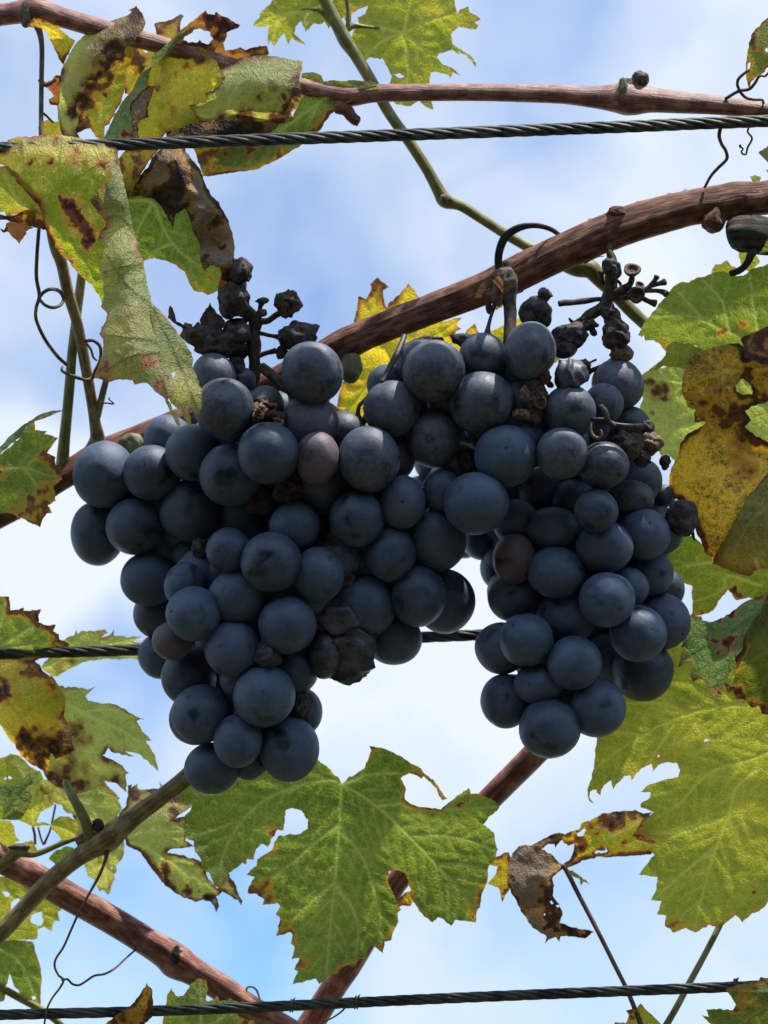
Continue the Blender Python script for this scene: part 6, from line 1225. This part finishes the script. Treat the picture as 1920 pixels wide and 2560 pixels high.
# shrivelled grapes and dry stalks of the left bunch
def raisin(par, x, y, z, rx, ry, mat='raisin', seed=1, amp=.4, freq=2.0, name='shrivelled_grape', rz=None):
    z = z - (52 if y > 930 else 22)
    return crumple(name, (x, y, z), rx, ry, M[mat], par, rz=rz, seed=seed, amp=amp * (1.25 if mat != 'raisin_blue' else 1.0), freq=freq, fold=(3.4 + seed % 3 if mat == 'raisin_blue' and amp > .25 else 0), spikes=(3 + seed % 4 if mat in ('raisin', 'rachis', 'husk') and amp >= .4 else 0))
crumple('shrivelled_grape', (866, 1622, -36), 70, 80, M['raisin_blue'], B1_, rz=58, seed=61, amp=.26, freq=1.4, sub=5, fold=4.2)
crumple('shrivelled_grape', (850, 1546, -58), 66, 46, M['raisin_blue'], B1_, rz=44, seed=64, amp=.34, freq=1.4, sub=5, fold=3.4)
raisin(B1_, 812, 1640, -20, 40, 58, 'raisin_blue', 64, .16, 1.6)
raisin(B1_, 669, 1636, -62, 36, 36, 'raisin_blue', 65, .3, 2.4)
raisin(B1_, 722, 1224, 5, 46, 36, 'raisin', 66, .45)
raisin(B1_, 652, 1248, 40, 44, 40, 'raisin', 60, .35)
raisin(B1_, 842, 1348, -10, 26, 25, 'raisin', 67, .5)
raisin(B1_, 870, 1456, 10, 26, 26, 'cup', 68, .6)
raisin(B1_, 748, 1762, 0, 22, 34, 'raisin', 69, .4)
raisin(B1_, 500, 1370, 40, 22, 24, 'raisin', 70, .4)
raisin(B1_, 690, 1488, 30, 46, 22, 'raisin', 71, .4)
raisin(B1_, 602, 682, 40, 27, 30, 'raisin', 72, .45, 3.0)
raisin(B1_, 585, 745, 42, 38, 44, 'raisin', 73, .5, 2.6)
raisin(B1_, 722, 760, 40, 30, 34, 'rachis', 74, .5, 3.4)
raisin(B1_, 745, 846, 30, 46, 36, 'raisin', 75, .5, 2.2)
raisin(B1_, 705, 880, 38, 15, 17, 'raisin', 76, .4)
raisin(B1_, 545, 862, 46, 64, 38, 'raisin', 77, .55, 2.2)
raisin(B1_, 590, 835, 44, 36, 34, 'raisin', 78, .5)
raisin(B1_, 500, 840, 50, 36, 28, 'raisin', 79, .5)
raisin(B1_, 590, 915, 40, 26, 24, 'raisin', 80, .5)
for i, pl in enumerate(([(500, 800), (512, 775), (526, 757), (540, 780), (562, 800), (552, 830), (545, 852), (520, 830), (505, 822)], [(448, 840), (462, 806), (482, 812), (476, 834), (500, 846), (470, 856)], [(418, 795), (425, 762), (440, 790), (440, 805), (462, 818), (455, 822), (432, 808)])):
    blade('dried_bract', B1_, pl, [(pl[0][0], pl[0][1], 30), (pl[3][0], pl[3][1], 12 + 8 * i), (pl[-1][0], pl[-1][1], 22)], 'dry', edge=.9, edgew=20, ybase=.0, sp=5, rum=6)
R_ = tube('rachis', Z('A4', [(655, 1060, 45, 15), (650, 1000, 44, 15), (655, 880, 44, 14), (650, 780, 44, 16), (645, 700, 44, 18), (650, 630, 44, 15), (655, 560, 44, 15), (610, 510, 46, 16), (550, 460, 48, 18), (520, 390, 50, 18), (545, 310, 55, 15), (520, 200, 80, 11), (440, 60, 100, 10), (350, -60, 105, 10), (220, -250, 108, 10), (120, -450, 110, 10), (60, -800, 120, 10), (30, -1250, 130, 10)]), M['rachis'], B1_, n=16, step=5, ridge=.12, lump=.3, seed=9)
for p in ([(660, 560, 44, 9), (740, 560, 40, 9), (800, 520, 40, 8), (850, 490, 40, 10)], [(690, 545, 42, 6), (690, 480, 38, 6), (700, 440, 36, 8), (708, 420, 36, 11)], [(670, 640, 44, 6), (760, 660, 38, 5), (850, 675, 34, 8)], [(680, 800, 42, 8), (740, 780, 38, 6), (800, 765, 38, 8)],
          [(600, 520, 46, 8), (560, 600, 46, 9), (480, 650, 48, 9), (400, 690, 48, 8)], [(700, 880, 10, 13), (780, 940, -10, 14), (860, 1010, -22, 14), (960, 1080, -35, 10)], [(640, 740, 44, 10), (580, 790, 42, 9), (520, 890, 40, 6)], [(650, 700, 44, 9), (600, 640, 44, 8), (560, 560, 44, 6)], [(100, 565, 20, 3), (150, 590, 26, 4), (220, 640, 36, 5)]):
    tube('pedicel', Z('A4', p), M['rachis'], B1_, n=10, step=4, lump=.25, seed=len(p) + 2)
raisin(B1_, 655, 782, 34, 14, 10, 'cup', 83, .3, name='pedicel_cup'); raisin(B1_, 656, 752, 34, 15, 9, 'raisin', 84, .4, name='pedicel_cup')
rr = random.Random(5)
for i in range(16):                              # curled dry flower remains between the grapes
    x, y = 622 + rr.uniform(0, 85), 1012 + rr.uniform(-6, 44)
    a = rr.uniform(0, 6.28); l = rr.uniform(8, 16)
    tube('dry_floret', [(x, y, -100 + rr.uniform(-8, 14), 5), (x + l * math.cos(a), y + l * .7 * math.sin(a), -108 + rr.uniform(-8, 8), 4.5), (x + l * 1.4 * math.cos(a + .9), y + l * math.sin(a + .9), -100, 3)], M['husk'], B1_, n=7, step=4, lump=.3, seed=i, flat=.5)
raisin(B1_, 640, 1040, -20, 26, 30, 'rachis', 85, .5); raisin(B1_, 690, 1050, -22, 30, 22, 'rachis', 86, .5); raisin(B1_, 700, 1085, -20, 18, 20, 'rachis', 87, .5); raisin(B1_, 655, 1010, 0, 24, 22, 'cup', 88, .5)

# stalks and shrivelled grapes of the right bunch
tube('peduncle', Z('A5', [(1250, 180, 130, 16), (1250, 300, 118, 18), (1256, 400, 104, 19), (1258, 520, 90, 17), (1260, 650, 74, 16), (1256, 800, 50, 16), (1250, 950, 40, 17), (1280, 1130, 30, 14)]), M['rachis'], B2_, n=18, step=5, ridge=.06, lump=.12, seed=11)
tube('pedicel', Z('A5', [(1150, 470, 92, 9), (1130, 540, 80, 5.5), (1105, 620, 66, 4.5), (1085, 700, 52, 6), (1080, 750, 40, 10)]), M['raisin'], B2_, n=10, step=4)
crumple('husk', Z('A5', [(1160, 440)])[0] + [86], 15, 32, M['husk'], B2_, seed=91, amp=.4); crumple('husk', Z('A5', [(1090, 530)])[0] + [84], 8, 16, M['raisin'], B2_, seed=92, amp=.4)
tube('dry_twig', Z('A5', [(420, 760, 60, 7), (380, 860, 20, 8), (300, 1020, -30, 8), (240, 1130, -60, 7)]), M['tie'], B2_, n=10, step=5, flat=.6)
tube('dry_twig', Z('A5', [(110, 1270, 40, 6), (60, 1320, 36, 5), (50, 1390, 34, 6), (75, 1450, 34, 9), (110, 1420, 36, 8), (125, 1330, 44, 5)]), M['raisin'], B2_, n=8, step=4, lump=.2)
tube('rachis', Z('A6', [(600, 10, 120, 8), (600, 80, 100, 9), (620, 160, 90, 13), (610, 240, 84, 14), (600, 340, 80, 16), (570, 430, 76, 15), (500, 480, 72, 14), (400, 550, 66, 12), (310, 610, 60, 10)]), M['rachis'], B2_, n=14, step=4, ridge=.1, lump=.3, seed=12)
for p in ([(600, 370, 80, 10), (660, 345, 72, 10), (710, 320, 66, 11), (740, 290, 62, 8), (750, 250, 60, 7)], [(610, 380, 80, 12), (700, 380, 72, 11), (760, 370, 60, 11)], [(760, 360, 70, 8), (830, 340, 66, 7), (880, 300, 64, 7), (905, 265, 62, 6), (915, 245, 62, 9)], [(870, 310, 64, 6), (920, 295, 62, 6), (970, 280, 60, 10)], [(840, 340, 66, 6), (920, 340, 66, 6), (975, 355, 64, 9)], [(800, 380, 72, 7), (860, 410, 70, 7), (905, 425, 70, 11)],
          [(575, 395, 78, 7), (520, 396, 74, 6), (440, 408, 70, 8), (350, 418, 66, 7), (300, 420, 64, 8), (262, 425, 62, 8)], [(550, 300, 84, 6), (540, 240, 84, 8), (545, 215, 84, 9)], [(490, 460, 72, 6), (470, 540, 70, 7), (490, 620, 70, 9)], [(590, 460, 78, 8), (600, 540, 74, 9), (620, 600, 70, 8)], [(620, 250, 84, 5), (670, 290, 80, 4), (675, 320, 78, 4)], [(640, 790, 60, 8), (560, 840, 56, 6), (470, 880, 54, 6), (440, 940, 50, 6)], [(370, 560, 66, 5), (340, 540, 62, 4), (330, 525, 60, 3)],
          [(430, 860, 40, 4), (470, 820, 36, 3), (510, 800, 36, 3)]):
    tube('pedicel', Z('A6', p), M['rachis'], B2_, n=10, step=4, lump=.22, seed=len(p) + 4)
def cup(par, c, r, axis):
    """open disc left on the stalk after a grape has dropped"""
    prof = [(0, -.9), (.35, -.8), (.55, -.5), (.85, -.15), (1.0, .1), (.98, .28), (.8, .34), (.62, .2), (.5, .0), (.3, -.12), (.12, 0), (0, .04)]
    ax = np.array(axis, float); ax /= np.linalg.norm(ax)
    u = np.cross(ax, [0.3, .9, .2]); u /= np.linalg.norm(u); w = np.cross(ax, u)
    V, F = [], []
    n = 18
    for (a, b) in prof:
        for j in range(n):
            t = j / n * 2 * math.pi
            k = r * (1 + .06 * math.sin(3 * t + c[0]))
            V.append(np.array(c) + ax * b * r + (u * math.cos(t) + w * math.sin(t)) * max(a, .001) * k)
    for i in range(len(prof) - 1):
        for j in range(n):
            F.append((i * n + j, i * n + (j + 1) % n, (i + 1) * n + (j + 1) % n, (i + 1) * n + j))
    V = np.array(V)
    return mesh_obj('pedicel_cup', P(V), F, M['cup'], par)
cup(B2_, Z('A6', [(750, 205)])[0] + [58], 22, (0, -.75, -.65)); cup(B2_, Z('A6', [(778, 365)])[0] + [54], 22, (.1, .1, -1)); cup(B2_, Z('A6', [(800, 305)])[0] + [70], 12, (.3, -.6, -.7)); cup(B2_, Z('A6', [(135, 1092)])[0] + [-112], 17, (.15, -.1, -1))
cup(B2_, Z('A6', [(975, 360)])[0] + [60], 9, (.6, .5, -.6)); cup(B2_, Z('A6', [(200, 970)])[0] + [-70], 10, (.3, -.5, -.8))
raisin(B2_, 1340, 782, 66, 42, 40, 'raisin', 101, .30, 1.6); raisin(B2_, 1362, 738, 62, 16, 18, 'raisin', 102, .6, 2.2)
raisin(B2_, 1416, 842, 52, 40, 34, 'raisin', 103, .6, 2.0); raisin(B2_, 1410, 868, 46, 36, 26, 'raisin', 104, .3, 1.5)
raisin(B2_, 1540, 838, 62, 36, 40, 'raisin', 105, .6, 2.2); raisin(B2_, 1528, 790, 66, 24, 26, 'rachis', 106, .6, 2.4); raisin(B2_, 1552, 880, 60, 26, 24, 'husk', 107, .6, 2.2)
raisin(B2_, 1475, 812, 66, 20, 14, 'rachis', 108, .6); raisin(B2_, 1484, 832, 66, 9, 9, 'raisin', 109, .3); raisin(B2_, 1530, 672, 82, 20, 28, 'raisin', 110, .5)
raisin(B2_, 1427, 938, -28, 42, 40, 'raisin_blue', 111, .3, 1.5); raisin(B2_, 1462, 912, 30, 18, 12, 'rachis', 112, .6)
raisin(B2_, 1570, 1112, -10, 40, 34, 'rachis', 113, .45, 2.4); raisin(B2_, 1628, 1108, 30, 28, 26, 'husk', 114, .6); raisin(B2_, 1618, 1072, 40, 16, 22, 'raisin', 115, .5); raisin(B2_, 1605, 1142, 20, 22, 24, 'raisin', 116, .4)
raisin(B2_, 1664, 1156, 60, 14, 16, 'raisin', 117, .7); raisin(B2_, 1704, 1298, 50, 40, 46, 'raisin', 118, .36); raisin(B2_, 1728, 1310, 60, 14, 10, 'raisin', 119, .4)
raisin(B2_, 1178, 852, 60, 44, 20, 'raisin', 120, .5); raisin(B2_, 1075, 852, 70, 36, 12, 'raisin', 121, .5); raisin(B2_, 1165, 1155, 30, 22, 34, 'raisin', 122, .4)
for (x, y, rx, ry, s, m_) in ((1330, 1000, 24, 26, 123, 'cup'), (1315, 985, 16, 20, 124, 'husk'), (1340, 960, 18, 16, 125, 'cup'), (1310, 1035, 26, 14, 126, 'husk'), (1350, 985, 20, 24, 127, 'rachis'), (1360, 940, 18, 18, 128, 'cup'), (1335, 1040, 22, 22, 129, 'rachis')):
    raisin(B2_, x, y, -44, rx, ry, m_, s, .6, 2.4, rz=14)
tube('dry_twig', Z('A6', [(480, 1200, -112, 5), (560, 1210, -120, 8), (640, 1240, -124, 8), (740, 1252, -116, 9), (820, 1250, -100, 9)]), M['tie'], B2_, n=10, step=5, flat=.6)
tube('dry_twig', Z('A6', [(540, 1110, -120, 7), (570, 1150, -124, 8), (590, 1210, -126, 7), (630, 1250, -126, 9)]), M['raisin'], B2_, n=10, step=5, flat=.6)
tube('dry_twig', Z('A6', [(470, 1230, -108, 4), (475, 1290, -110, 5), (510, 1325, -112, 5), (545, 1310, -112, 4), (540, 1270, -110, 3)]), M['husk'], B2_, n=8, step=4)
tube('dry_twig', Z('B3', [(1560, 870, 46, 6), (1600, 880, 40, 8), (1650, 850, 40, 4)]), M['raisin'], B2_, n=8, step=4); tube('dry_twig', Z('B3', [(1630, 890, 42, 5), (1640, 940, 40, 4), (1650, 970, 40, 2)]), M['raisin'], B2_, n=8, step=4)

for o in bpy.data.objects:
    if 'base' in o:
        del o['base']
